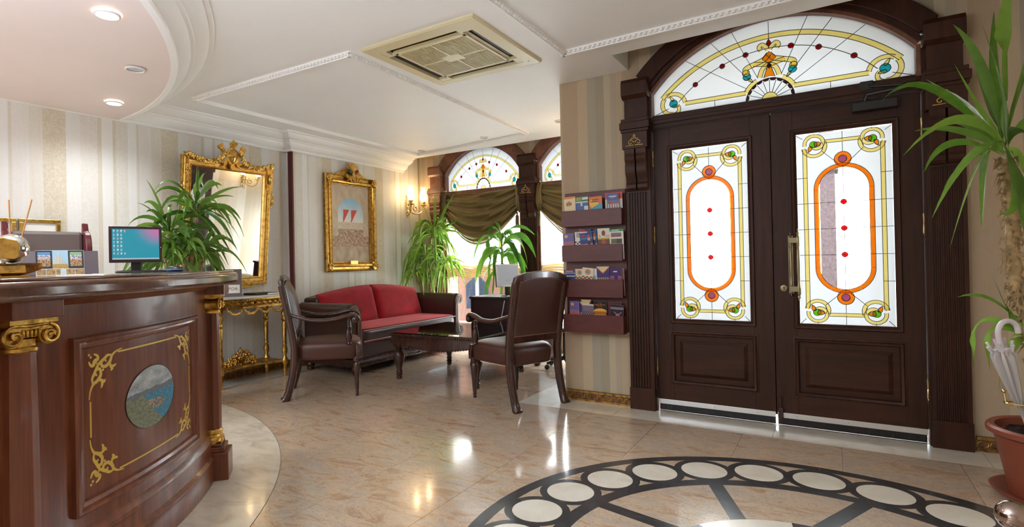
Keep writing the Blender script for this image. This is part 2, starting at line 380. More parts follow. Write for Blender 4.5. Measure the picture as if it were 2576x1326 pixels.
t = NT('matte_paint_on_canvas'); at = t.new('ShaderNodeAttribute', attribute_name='ink'); t.l(at.outputs['Color'], t.b.inputs['Base Color']); t.bump(t.noise(t.coord(), 120, 3), 0.2, 0.002); M['canvas'] = t.set(None, 0.6)
t = NT('matte_poster_paper'); at = t.new('ShaderNodeAttribute', attribute_name='ink'); t.l(at.outputs['Color'], t.b.inputs['Base Color']); M['poster'] = t.set(None, 0.9, 0, 0.0)
t = NT('lit_screen'); at = t.new('ShaderNodeAttribute', attribute_name='ink'); t.l(at.outputs['Color'], t.b.inputs['Emission Color']); t.b.inputs['Emission Strength'].default_value = 0.62; M['screen'] = t.set((0.02, 0.02, 0.02, 1), 0.3)
def printed(name, fn, nu, nv, pos, m, parent=None):
    """flat print: pos(u,v)->point, fn(u,v)->srgb hex or tuple, u right, v up"""
    mb = MB(); mb.grid(pos, nu, nv)
    me = bpy.data.meshes.new(name); me.from_pydata([tuple(p) for p in mb.v], [], mb.f)
    a = me.color_attributes.new('ink', 'FLOAT_COLOR', 'CORNER'); data = []
    for i in range(nu):
        for j in range(nv):
            c = fn((i+.5)/nu, (j+.5)/nv); c = lin(c) if isinstance(c, str) else c
            data += list(c)*4
    a.data.foreach_set('color', data)
    return link(name, me, m, parent)
def text(name, s, size, Mx, m, parent=None, align='CENTER', ext=0.0003):
    c = bpy.data.curves.new(name, 'FONT'); c.body = s; c.size = size; c.align_x = align; c.align_y = 'CENTER'; c.extrude = ext; c.resolution_u = 2
    tmp = bpy.data.objects.new(name, c); COL.objects.link(tmp); dg = bpy.context.evaluated_depsgraph_get()
    me = bpy.data.meshes.new_from_object(tmp.evaluated_get(dg)); bpy.data.objects.remove(tmp); me.transform(Mx)
    me.materials.clear(); return stuff(link(name, me, m, parent))
# ------------------------------------------------------------------ setting
D, D2, LM, LP, HC = 4.41, 6.60, -5.40, -5.30, 2.72
XR = 1.75; YB = -4.2
# floor: grout bed + single tiles
b = MB(); b.box(-5.6, XR, YB, D2+0.1, -0.08, -0.003); floor = struct('floor', b, M['grout'], smooth=0, label='rose marble tiled lobby floor with an inlaid round medallion')
b = MB(); b.box(-5.4, XR, YB, 0.19, -0.002, 0.0); o = obj('tile_field', b, M['rose_marble'], floor, smooth=0)
TS = 0.556; cache = {}
def tile(x0, x1, y0, y1, m='rose_marble', name='tile', z=0.0):
    if x1-x0 < 0.01 or y1-y0 < 0.01: return
    key = (round(x1-x0, 3), round(y1-y0, 3), m)
    if key not in cache:
        g = 0.0011; b = MB(); b.box(g, x1-x0-g, g, y1-y0-g, -0.003, 0.0)
        o = obj(name, b, M[m], floor, smooth=0); cache[key] = o.data
    else: o = link(name, cache[key], None, floor)
    o.location = (x0, y0, z)
xs = [0.03+TS*k for k in range(-10, 4)]; ys = [4.09+TS*k for k in range(-7, 5)]
for i in range(len(xs)-1):
    for j in range(len(ys)-1):
        x0, x1, y0, y1 = max(xs[i], -5.05), min(xs[i+1], XR), ys[j], ys[j+1]
        if y0 >= 4.08: x1 = min(x1, -2.25)
        y1 = min(y1, D2-0.33)
        tile(x0, x1, y0, y1)
for k in range(6):      # ivory border slabs
    tile(-2.51+1.08*k if k else -1.95, min(-1.43+1.08*k, XR), 4.09, D, 'white_marble', 'border_slab')
for k in range(3): tile(-2.25, -1.95, 4.09+0.84*k, min(4.09+0.84*(k+1), D2), 'white_marble', 'border_slab')
for k in range(4): tile(-5.05+0.7*k, min(-4.35+0.7*k, -2.25), D2-0.33, D2, 'white_marble', 'border_slab')
for k in range(8): tile(-5.4, -5.05, 0.2+0.8*k, min(1.0+0.8*k, D2), 'white_marble', 'border_slab')
def sector(c, r0, r1, a0, a1, z0, z1, n=None):
    n = n or max(3, int(abs(a1-a0)/4)); out = arc(c[0], c[1], r1, a0, a1, n)
    poly = out+(arc(c[0], c[1], r0, a1, a0, n) if r0 > 0 else [tuple(c[:2])])
    return MB().prism(poly, z0, z1)
CC = (-4.738, -0.205)
for k in range(5):      # pale ring round the reception counter
    a = -32+24*k; obj('ring_slab', sector(CC, 2.5, 3.026, a+.02, a+24-.02, 0.0, 0.0012, 14), M['cream_marble'], floor, smooth=0)
b = MB(); b.tube([(CC[0]+3.027*cos(rad(a)), CC[1]+3.027*sin(rad(a)), 0.0008) for a in range(-30, 90, 2)], 0.0016, 4); obj('ring_joint', b, M['grout'], floor)
MC = (-0.08, 2.29); MS = (-0.24, 2.42)
obj('medallion_field', sector(MC, 0, 1.30, 0, 359.9, 0.0, 0.0006, 80), M['rose_marble'], floor, smooth=0)
for k in range(12): obj('ring_segment', sector(MC, 1.28, 1.345, 30*k, 30*k+29.97, 0.0, 0.0012, 8), M['black_marble'], floor, smooth=0)
for k in range(12): obj('ring_segment', sector(MC, 0.925, 0.995, 30*k+14, 30*k+43.97, 0.0, 0.0012, 8), M['black_marble'], floor, smooth=0)
for k in range(25):
    a = rad(90+14.4*k); c = (MC[0]+1.13*cos(a), MC[1]+1.13*sin(a))
    obj('disc_surround', sector(c, 0.12, 0.158, 0, 359.9, 0.0, 0.0013+0.0002*(k % 2)+(0.0004 if k == 24 else 0), 28), M['black_marble'], floor, smooth=0)
    obj('white_disc', sector(c, 0, 0.122, 0, 359.9, 0.0, 0.0010, 26), M['white_marble'], floor, smooth=0)
for a in (14, 66, 113.4, 167.6, 216, 262, 310):
    d = Vector((cos(rad(a)), sin(rad(a)))); n = Vector((-d.y, d.x)); mo = Vector(MC)-Vector(MS)
    def hit(R):
        bq = d.dot(-mo); return -bq+0 + (sqrt(max(0, bq*bq-(mo.length_squared-R*R))) if True else 0)
    t0, t1 = [d.dot(mo)+sqrt(d.dot(mo)**2-(mo.length_squared-R*R)) for R in (0.53, 0.935)]
    p = [Vector(MS)+d*t0+n*.036, Vector(MS)+d*t1+n*.036, Vector(MS)+d*t1-n*.036, Vector(MS)+d*t0-n*.036]
    obj('spoke', MB().prism([(q.x, q.y) for q in p], 0.0, 0.0011), M['black_marble'], floor, smooth=0)
for k in range(8): obj('star_segment', sector(MC, 0, 0.54, 45*k+10, 45*k+54.8, 0.0, 0.0012, 8), M['black_marble' if k % 2 else 'white_marble'], floor, smooth=0)

# walls -------------------------------------------------------------------
XW0, XW1 = -1.95, XR      # door wall
# door opening in wall: X -1.21..0.53, up to z 3.2 (arch infill built in the door case)
b = MB(); b.box(XW0, -1.21, D, D+0.28, 0, 3.3); b.box(0.535, XR, D, D+0.28, 0, 3.3)
AR, AZ = 1.065, 1.86       # arch outer circle, centre height (X -0.345)
pts = arc(-0.345, AZ, 1.10, 142, 38, 24)
b.prism([(-1.21, 3.3), (-1.21, pts[0][1])]+pts+[(0.535, pts[-1][1]), (0.535, 3.3)], D, D+0.28, axis='y')
wall_door = struct('wall_front', b, M['tan_paper'], smooth=0, label='striped taupe wallpaper wall round the entrance door')
b = MB(); b.box(-1.95, -1.80, D+0.001, D2+0.3, 0, 3.3); struct('wall_return', b, M['tan_paper_y'], smooth=0, label='short pale papered return wall beside the window bay')
b = MB(); b.box(LM-0.15, LM, YB, 4.25, 0, 3.3); struct('wall_left', b, M['cream_paper'], smooth=0, label='cream striped wallpaper wall behind the counter and mirror')
b = MB(); b.box(LM-0.15, LP, 4.25, D2+0.3, 0, 3.3); o = struct('wall_left_bay', b, M['cream_paper'], smooth=0, label='cream striped wallpaper wall behind the sofa')
b = MB(); b.box(LP-0.06, LP+0.012, 4.238, 4.262, 0, 2.54); struct('trim_1', b, M['red_trim'], smooth=0, bevel=0.003, label='thin oxblood corner trim on the left wall')
b = MB(); b.box(XR, XR+0.15, YB, D+0.28, 0, 3.3); struct('wall_right', b, M['tan_paper_y'], smooth=0)
b = MB(); b.box(LM-0.15, XR+0.15, YB-0.15, YB, 0, 3.3); struct('wall_back', b, M['cream_paper_x'], smooth=0)
# window wall with two arched openings
WX = [(-4.80, -3.50), (-3.26, -1.96)]; GY = 6.67
def warch(x0, x1, n=20):
    c = (x0+x1)/2; h = (x1-x0)/2; R = 0.76; zc = 2.88-R
    a = math.degrees(math.acos(h/R)); return arc(c, zc, R, 180-a, a, n), zc+R*sin(rad(a))
b = MB(); b.box(LP-0.02, WX[0][0], D2, D2+0.3, 0, 3.3); b.box(WX[0][1], WX[1][0], D2, D2+0.3, 0, 3.3)
for x0, x1 in WX:
    p, zs = warch(x0, x1); b.box(x0, x1, D2, D2+0.3, 0, 0.30)
    b.prism([(x0, 3.3), (x0, zs)]+p[1:-1]+[(x1, zs), (x1, 3.3)], D2, D2+0.3, axis='y')
struct('wall_window', b, M['tan_paper'], smooth=0, label='tan striped wallpaper wall round the two arched windows')
# ceiling: slab with recess strips before the windows and the door
b = MB(); b.prism([(LM-.1, YB), (XR, YB), (XR, 4.005), (-1.345, 4.005), (-1.345, 4.405), (-1.95, 4.405), (-1.95, 6.25), (LM-.1, 6.25)], HC, 3.0)
b.box(LM-0.1, XR+0.1, YB, D2+0.3, 3.28, 3.34)
ceiling = struct('ceiling', b, M['plaster'], smooth=0, label='white painted lobby ceiling')
# cornice profile: (out from wall, height below ceiling)
CP = [(0, -0.18), (0.028, -0.18), (0.034, -0.168), (0.03, -0.158), (0.05, -0.15), (0.085, -0.128), (0.105, -0.098), (0.108, -0.09), (0.13, -0.088), (0.135, -0.078), (0.165, -0.068), (0.2, -0.045), (0.215, -0.022), (0.218, -0.015), (0.245, -0.013), (0.25, 0), (0, 0)]
fr = []
for x, y, dx in ((LM, YB, 1), (LM, 4.25, 1), (LP, 4.25, 1), (LP, 6.25, 1)):
    fr.append((x, y))
b = MB()
b.sweep(CP, [((LM, YB, HC), (1, 0, 0), (0, 0, 1)), ((LM, 4.25, HC), (1, 0, 0), (0, 0, 1))])
b.sweep(CP, [((LP, 4.25, HC), (1, -1, 0), (0, 0, 1)), ((LP, 6.25, HC), (1, 0, 0), (0, 0, 1))])
b.sweep(CP, [((LM, 4.25, HC), (0, -1, 0), (0, 0, 1)), ((LP, 4.25, HC), (1, -1, 0), (0, 0, 1))])
struct('trim_2', b, M['trim_white'], smooth=25, label='white moulded cornice along the left wall')
# round dropped soffit over the counter
SCN = (-5.369, -1.195); SR = 3.609; SZ = 2.54
poly = [p for p in arc(SCN[0], SCN[1], SR, -62, 90.5, 90)]+[(LM, SCN[1]+SR), (LM, SCN[1]-SR*0.88)]
b = MB(); b.prism(poly, SZ+0.004, HC-0.002); soffit = struct('ceiling_drop', b, M['soffit'], smooth=0, label='round dropped ceiling above the counter, pinkish reflected light put into its colour')
b = MB(); b.sweep([(a+(0 if a > 0 else -0.012), z) for a, z in CP], [((SCN[0]+SR*cos(rad(a)), SCN[1]+SR*sin(rad(a)), HC), (cos(rad(a)), sin(rad(a)), 0), (0, 0, 1)) for a in np.arange(-62, 90.4, 1.5)])
struct('trim_3', b, M['trim_white'], smooth=25, label='white moulded cornice round the curved dropped ceiling')
# dentil mouldings on the ceiling
def dentil(name, pts, label):
    b = MB()
    for (x0, y0), (x1, y1) in zip(pts[:-1], pts[1:]):
        d = Vector((x1-x0, y1-y0, 0)); L = d.length; d.normalize(); n = Vector((-d.y, d.x, 0))
        T = Matrix(((d.x, n.x, 0, x0), (d.y, n.y, 0, y0), (0, 0, 1, HC), (0, 0, 0, 1)))
        b.box(-.02, L+.02, -.028, .006, -.012, .0, T); b.box(-.02, L+.02, -.008, .008, -.034, .0, T)
        k = int(L/0.036)
        for i in range(k):
            u = L*(i+.5)/k
            b.prism([(u-.011, -.028), (u+.007, -.028), (u+.013, -.006), (u-.005, -.006)], -.027, -.011, T)
    return struct(name, b, M['trim_white'], smooth=0, label=label)
P = [oZ(x, y, HC).to_2d() for x, y in ((492, 246), (879, 132), (1325, 333), (1051, 386))]
dentil('trim_4', [P[1], P[2], P[3], P[0], P[1]], 'white dentil moulding framing a ceiling panel')
Q = [oZ(1418, 130, HC).to_2d()]; dentil('trim_5', [(Q[0].x, -2.5), (Q[0].x, Q[0].y), (XR, Q[0].y-0.03)], 'white dentil moulding framing the ceiling panel by the entrance')
# baseboards with a pierced pattern
def baseboard(name, p0, p1, nrm, label):
    d = Vector((p1[0]-p0[0], p1[1]-p0[1], 0)); L = d.length; d.normalize(); n = Vector((*nrm, 0))
    T = Matrix(((d.x, n.x, 0, p0[0]), (d.y, n.y, 0, p0[1]), (0, 0, 1, 0), (0, 0, 0, 1)))
    b = MB(); b.box(0, L, 0, .012, 0, .088, T); bb = struct(name, b, M['arch_wood'], smooth=0, label=label)
    b = MB(); b.box(0, L, 0, .018, 0, .016, T); b.box(0, L, 0, .020, .07, .088, T); obj('bead', b, M['gold_dark'], bb, smooth=0)
    b = MB(); k = max(1, int(L/0.055))
    for i in range(k):
        u = L*(i+.5)/k; h = L/k/2
        for a0 in (0, 180):
            q = arc(u, .043, .017, a0, a0+300, 9); b.tube([T @ Vector((x+(.008 if a0 else -.008), .013, z)) for x, z in q], .0028, 4)
        b.tube([T @ Vector((u-h, .013, .043+s*.02)) for s in (-1, 1)], .003, 4)
    stuff(obj('fretwork', b, M['gold_dark'], bb, smooth=0)); return bb
baseboard('baseboard_left', (LM, 1.6), (LM, 4.25), (1, 0), 'dark patterned baseboard under the gilt console')
baseboard('baseboard_left_bay', (LP, 4.25), (LP, D2), (1, 0), 'patterned baseboard behind the sofa')
baseboard('baseboard_front', (-1.95, D), (-1.372, D), (0, -1), 'gilt fretwork baseboard under the brochure rack')
baseboard('baseboard_right', (0.71, D), (XR, D), (0, -1), 'gilt fretwork baseboard behind the terracotta pot')
# ------------------------------------------------------------------ street outside
b = MB(); b.box(-14, 10, D2+0.3, 22, -0.25, -0.15); b.box(-1.79, 3, D+0.28, D2+0.3, -0.25, -0.02); struct('ground_street', b, plain('pale_paving', 'b9b4ac', 0.8, var=0.1), smooth=0, label='pale paved street outside')
fac = plain('pale_render', '8d8a85', 0.8, var=0.04); b = MB(); b.box(-14, 10, 12, 12.5, -0.2, 4.4)
house = thing('street_building', 'pale building across the street with mouldings and windows, seen through the door glass', 'building', (-2, 12, -0.2), world=True)
obj('facade', b, fac, house, smooth=0)
wm = plain('facade_trim', 'a5a29c', 0.7); wg = plain('dim_window_glass', '5a6468', 0.2)
for k in range(10):
    for zz in (0.6,):
        x = -12.6+2.2*k
        b = MB(); b.box(x, x+1.2, 11.93, 12.0, zz, zz+0.09); b.box(x, x+1.2, 11.93, 12, zz+1.8, zz+1.9); b.box(x, x+.1, 11.93, 12, zz, zz+1.9); b.box(x+1.1, x+1.2, 11.93, 12, zz, zz+1.9); b.box(x+.56, x+.64, 11.95, 12, zz, zz+1.9)
        f = obj('window', b, wm, house, smooth=0); obj('pane', MB().box(x+.1, x+1.1, 11.97, 12.0, zz+.09, zz+1.8), wg, f, smooth=0)
b = MB(); b.box(-14, 10, 11.9, 12.05, 2.85, 3.0); obj('string_course', b, wm, house, smooth=0)
b = MB(); c = oY(2092, 560, 9.0); b.box(c.x-.13, c.x+.05, 9.0, 9.4, -.2, 3.0); b.box(c.x-.17, c.x+.09, 8.95, 9.45, 2.35, 2.5)
tag(obj('gate_pier', b, plain('dark_brick', '2e2626', 0.9, var=0.3, sc=30, spec=0.0), smooth=0), 'dark brick gate pier seen through the right door glass', 'pier')
c0 = oY(1205, 730, 8.2); 
po = thing('shop_poster', 'street poster of a person in a grey leather jacket, seen below the left blind', 'poster', (c0.x, 8.2, 0), world=True)
obj('board', MB().box(c0.x-.75, c0.x+.85, 8.2, 8.26, -0.15, 1.9), plain('poster_board', '3a2a24', 0.9, var=.1, spec=0.0), po, smooth=0)
def poster(u, v):
    x = (u-.47)*1.6; y = v
    if hypot(x, (y-.72)*1.1) < .13: return '5a3c2e' if y < .76 else '0c0807'
    if y < .60 and abs(x) < .10+(.6-y)*1.6 and abs(x) < .34: return '4a4a48' if abs(x) < .05 else '15181d'
    return '3c2a22' if int(u*9) % 2 else '33241d'
printed('picture', poster, 44, 44, lambda u, v: Vector((c0.x-.55+u*1.1, 8.198, .36+v*.95)), M['poster'], po)
# ------------------------------------------------------------------ stained glass
def gl(parent, name, col, pts, w, y, closed=False): return obj(name, MB().strip(pts, w, y-.003, y+.003, closed), M['g_'+col], parent, smooth=0)
def gp(parent, name, col, poly, y): return obj(name, MB().prism(poly, y-.003, y+.003, axis='y'), M['g_'+col], parent, smooth=0)
def lead_lines(parent, lines, y, r=0.003):
    b = MB()
    for ln in lines: b.tube([(p[0], y, p[1]) for p in ln], r, 4)
    return stuff(obj('lead_came', b, M['lead'], parent))
def outline(pts, w, closed=False):
    n = len(pts); L = []; R = []
    for i in range(n):
        a = pts[i-1] if (i > 0 or closed) else pts[i]; c = pts[(i+1) % n] if (i < n-1 or closed) else pts[i]
        tx, tz = c[0]-a[0], c[1]-a[1]; l = hypot(tx, tz) or 1
        L.append((pts[i][0]-tz/l*w/2, pts[i][1]+tx/l*w/2)); R.append((pts[i][0]+tz/l*w/2, pts[i][1]-tx/l*w/2))
    return ([L+L[:1], R+R[:1]] if closed else [L, R])
def leafp(cx, cz, ang, ln, wd):
    o = []
    for i in range(11):
        t = i/10; o.append((ln*t, wd*sin(pi*t**0.6)))
    for i in range(9, 0, -1):
        t = i/10; o.append((ln*t, -wd*0.55*sin(pi*t**0.8)))
    c, s = cos(rad(ang)), sin(rad(ang))
    return [(cx+x*c-z*s, cz+x*s+z*c) for x, z in o]
def clip_in(pts, cx, zc, R): return pts
def fan(parent, X0, Z0, y, k, sp, topz, full=True, base='frosted', xr=None):
    """fanlight glass: centre X0, bottom Z0, half width k*0.818, springing height sp, top height topz"""
    a = 0.818*k; R = (a*a+(topz-sp)**2)/(2*(topz-sp)); zc = topz-R; an = math.degrees(math.acos(a/R))
    edge = [(-a, 0), (a, 0), (a, sp)]+arc(0, zc, R, an, 180-an, 30)[1:]
    T = lambda pts: [(X0+x, Z0+z) for x, z in pts]
    pane = obj('glass_pane', MB().prism(T(edge), y, y+.006, axis='y'), M[base], parent, smooth=0)
    ks = k; f = y-.006; lines = []; V = 0.545/topz*1.0
    S = lambda pts: T([(x*ks, z*ks*vs) for x, z in pts]); vs = topz/(0.572*ks)
    def rib(name, col, pts, w, closed=False):
        q = S(pts); gl(pane, name, col, q, w*ks, f, closed); lines.extend(outline(q, w*ks, closed))
    def blob(name, col, pts):
        q = S(pts); gp(pane, name, col, q, f-.001); lines.append(q+q[:1])
    # yellow arch ribbon
    A = 0.748; r = (A*A+(0.455-.135)**2)/(2*(0.455-.135)); c = .455-r; an2 = math.degrees(math.acos(A/r))
    q = arc(0, c, r, 180-an2, an2, 48)
    for i in range(6): rib('arch_band', 'yellow', q[8*i:8*i+9], .034)
    for s in (-1, 1):
        rib('scroll', 'yellow', [(s*x, z) for x, z in arc(.668, .083, .080, 38, -90, 8)], .03)
        rib('scroll', 'yellow', [(s*x, z) for x, z in arc(.660, .040, .038, -90, -230, 10)], .024)
        rib('scroll', 'yellow', [(s*x, z) for x, z in arc(.668, .068, .092, 60, 172, 9)], .028)
        blob('scroll_leaf', 'teal', [(s*x, z) for x, z in arc(.664, .086, .030, 0, 340, 12)])
        blob('scroll_leaf', 'yellow', [(s*x, z) for x, z in leafp(.664, .100, 60, .055, .013)])
        blob('scroll_leaf', 'yellow', [(s*x, z) for x, z in leafp(.672, .072, 195, .05, .016)])
        rib('rail', 'yellow', [(s*.578, .073), (s*.365, .073)], .030); rib('rail', 'yellow', [(s*.365, .073), (s*.152, .074)], .030)
        rib('fan_band', 'yellow', [(s*x, z) for x, z in arc(0, 0, .168, 27, 62, 8)], .032)
        rib('arm_band', 'yellow', cr([(0, .33), (s*.03, .295), (s*.09, .272), (s*.15, .25), (s*.152, .215)][::1], 4), .034)
        rib('arm_band', 'yellow', cr([(s*-.10, .272), (s*-.03, .258), (s*.035, .235), (s*.062, .17)], 4), .030)
        rib('curl', 'yellow', cr([(s*.006, .36), (s*.022, .385), (s*.045, .402), (s*.062, .385), (s*.05, .362)], 4), .027)
        blob('pendant', 'yellow', [(s*x, z) for x, z in arc(.150, .218, .024, 0, 340, 10)])
        blob('pendant', 'teal', [(s*x, z) for x, z in arc(.144, .190, .026, 0, 340, 10)])
        blob('pendant', 'yellow', [(s*x, z) for x, z in leafp(.132, .178, 235, .045, .013)])
        lines.append(S([(s*.70, .052), (s*.80, .015)])); lines.append(S([(s*.365, .058), (s*.365, 0)])); lines.append(S([(s*.668, -.0+.002), (s*.668, .003)]))
    blob('lozenge', 'amber', [(0, .345), (.045, .297), (0, .255), (-.045, .297)])
    blob('lozenge', 'brown', [(0, .265), (.016, .245), (0, .222), (-.016, .245)])
    blob('keystone', 'amber', [(-.012, .235), (.012, .235), (.036, .162), (0, .172), (-.036, .162)])
    blob('finial', 'ruby', [(0, .435), (.016, .405), (0, .380), (-.016, .405)])
    blob('hub', 'yellow', arc(0, .003, .05, 0, 180, 12))
    for i in range(10):
        a0 = 4+17.2*i; blob('scallop', 'brown', arc(0, 0, .155, a0, a0+17, 4)+arc(0, 0, .138, a0+13, a0+4, 3))
        if i: lines.append(S([(.05*cos(rad(a0)), .05*sin(rad(a0))), (.142*cos(rad(a0)), .142*sin(rad(a0)))]))
    dots = [(-.5, .203), (-.308, .303), (-.15, .352), (.137, .355), (.302, .308), (.5, .205)]
    for x, z in dots: blob('jewel', 'ruby', arc(x, z, .018, 0, 340, 12))
    lines.append(S(arc(0, -.472, .84, 138, 42, 36)))
    for ang in (35, 52, 66, 90, 114, 128, 145):
        u = (cos(rad(ang)), sin(rad(ang)));  t = 0.2
        while True:
            x, z = u[0]*t*ks, u[1]*t*ks*vs
            if hypot(x, z-zc) > R-.004 or abs(x) > a-.004: break
            t += .01
        t0 = .18 if ang != 90 else .43
        lines.append(S([(u[0]*t0, u[1]*t0), (u[0]*(t-.01), u[1]*(t-.01))]))
    lead_lines(pane, lines, f-.005, .0026*(1 if ks > .9 else .62))
    return pane, edge

def ogee_bracket(b, x0, x1, y, z0, z1, dep):
    """S-curved corbel between x0..x1, wall at y, projecting towards -y"""
    h = z1-z0
    p = [(0, z1), (-dep, z1), (-dep, z1-.10*h), (-dep*.92, z1-.14*h), (-dep*1.02, z1-.20*h), (-dep*.95, z1-.28*h), (-dep*.78, z1-.33*h), (-dep*.86, z1-.40*h), (-dep*.88, z1-.5*h), (-dep*.74, z1-.62*h), (-dep*.52, z1-.72*h), (-dep*.45, z1-.8*h), (-dep*.6, z1-.86*h), (-dep*.58, z1-.94*h), (-dep*.35, z0), (0, z0)]
    b.prism([(y+a, z) for a, z in p], x0, x1, axis='x')
def palmette(parent, x, y, z, s, name='gilt_scroll', m=None):
    b = MB()
    for sg in (-1, 1):
        sp = [(x+sg*(.36*s-.30*s*(1-t*.85)*cos(6.6*t)), y, z+.02*s+.30*s*(1-t*.85)*sin(6.6*t)*.95+.22*s) for t in [i/22 for i in range(23)]]
        b.tube(sp, .035*s, 5)
        b.tube([(x+sg*q, y, r) for q, r in ((.06*s, z+.05*s), (.1*s, z), (.8*s, z-.02*s))], .03*s, 5)
        b.tube(cr([(x+sg*.05*s, y, z+.65*s), (x+sg*.25*s, y, z+.62*s), (x+sg*.35*s, y, z+.55*s)], 3), .035*s, 4)
        b.tube(cr([(x, y, z+1.0*s), (x+sg*.09*s, y, z+.85*s), (x+sg*.03*s, y, z+.72*s)], 3), .03*s, 4)
    return obj(name, b, m or M['gold_paint'], parent)
def pilaster(x0, x1, yw, label, topz=2.61, plinth=True, cut=None, mats=('door_wood', 'arch_wood'), dz=0.0):
    W = x1-x0; yf = yw-.05; m = M[mats[0]]; xc = (x0+x1)/2
    t = thing('fluted_pilaster', label, 'pilaster', (xc, yw-.02, 0), world=True, kind='structure')
    obj('plinth', MB().box(x0-.004, x1+.004, yf-.012, yw, 0, .17), m, t, smooth=0, bevel=.003)
    n = 7; pr = [(x0, yw), (x0, yf)]; mg = .02; st = (W-2*mg)/n
    for i in range(n):
        a = x0+mg+st*i; pr += [(a+st*.12, yf), (a+st*.25, yf+.009), (a+st*.75, yf+.009), (a+st*.88, yf)]
    pr += [(x1, yf), (x1, yw)]
    obj('fluted_shaft', MB().prism(pr, .17, 1.72+dz), m, t, smooth=0)
    obj('necking', MB().box(x0, x1, yf, yw, 1.72+dz, 2.19), m, t, smooth=0)
    for s in (0, 1):
        b = MB(); q = x0+.012+s*(W/2-.006); ogee_bracket(b, q, q+W/2-.018, yf, 1.735+dz, 2.06+dz*.4, .07); obj('corbel', b, m, t, smooth=30)
    obj('corbel_head', MB().box(x0-.004, x1+.004, yf-.075, yw, 2.06+dz*.4, 2.19), m, t, smooth=0, bevel=.004)
    palmette(t, xc, yf-.078, 2.085+dz*.4, W*.44)
    b = MB()
    for e, z0, z1 in ((.014, 2.19, 2.215), (.022, 2.215, 2.27), (.012, 2.27, 2.30)): b.box(x0-e, x1+e, yf-.06-e, yw, z0, z1)
    obj('capital', b, m, t, smooth=0, bevel=.004)
    obj('neck_block', MB().box(x0+.008, x1-.008, yf-.035, yw, 2.30, topz-.15), m, t, smooth=0)
    b = MB(); b.prism([(yw, topz-.15), (yf-.045, topz-.15), (yf-.075, topz-.125), (yf-.075, topz-.03), (yf-.06, topz), (yw, topz)], x0-.006, x1+.006, axis='x')
    obj('cap_block', b, m, t, smooth=0, bevel=.003)
    return t
pilaster(-1.368, -1.178, D, 'dark fluted pilaster with gilt scroll on the left side of the entrance doors')
pilaster(0.503, 0.690, D, 'dark fluted pilaster on the right side of the entrance doors, behind yucca leaves')
# door case: jambs, transom, arch
dc = thing('trim_6', 'dark stained arched door case with transom over the double doors', None, (-0.345, D, 0), world=True, kind='structure')
AX = -0.345
def arch_band(name, r0, r1, y0, y1, m, parent, cx, zc, a0, a1, n=40, bevel=0):
    return obj(name, MB().prism(arc(cx, zc, r1, a0, a1, n)+arc(cx, zc, r0, a1, a0, n), y0, y1, axis='y'), m, parent, smooth=30, bevel=bevel)
obj('jamb', MB().box(-1.20, -1.168, D-.03, D+.09, 0, 2.47), M['door_wood'], dc, smooth=0)
obj('jamb', MB().box(.492, .53, D-.03, D+.09, 0, 2.47), M['door_wood'], dc, smooth=0)
b = MB(); b.box(-1.17, .495, D-.02, D+.09, 2.215, 2.30); b.box(-1.17, .495, D-.035, D, 2.245, 2.275); obj('transom', b, M['door_wood_h'], dc, smooth=0, bevel=.004)
b = MB(); b.box(-1.17, .495, D+.02, D+.09, 2.28, 2.325); obj('transom_bead', b, M['door_wood_h'], dc, smooth=0, bevel=.004)
# glass circle: half 0.818 spring 0.18 top 0.572 (relative to z 2.315)
R0 = (.818**2+.392**2)/(2*.392); ZC0 = 2.315+.572-R0
an0 = math.degrees(math.acos(.83/(R0+.02)))
arch_band('arch_bead', R0-.002, R0+.022, D-.01, D+.09, M['arch_wood'], dc, AX, ZC0, an0, 180-an0)
arch_band('arch_step', R0+.022, R0+.05, D-.035, D+.09, M['door_wood'], dc, AX, ZC0, an0, 180-an0)
arch_band('arch_face', R0+.05, R0+.175, D-.065, D, M['door_wood'], dc, AX, ZC0, 41, 139, bevel=.004)
b = MB(); b.box(-1.168, -1.16, D-.02, D+.09, 2.30, 2.50); b.box(.47, .495, D-.02, D+.09, 2.30, 2.50); obj('arch_stile', b, M['arch_wood'], dc, smooth=0)
fl = thing('window_3', 'arched stained glass fanlight over the entrance doors', None, (AX, 4.46, 2.315), world=True, kind='structure')
fan(fl, AX, 2.315, 4.46, 1.0, .18, .572)

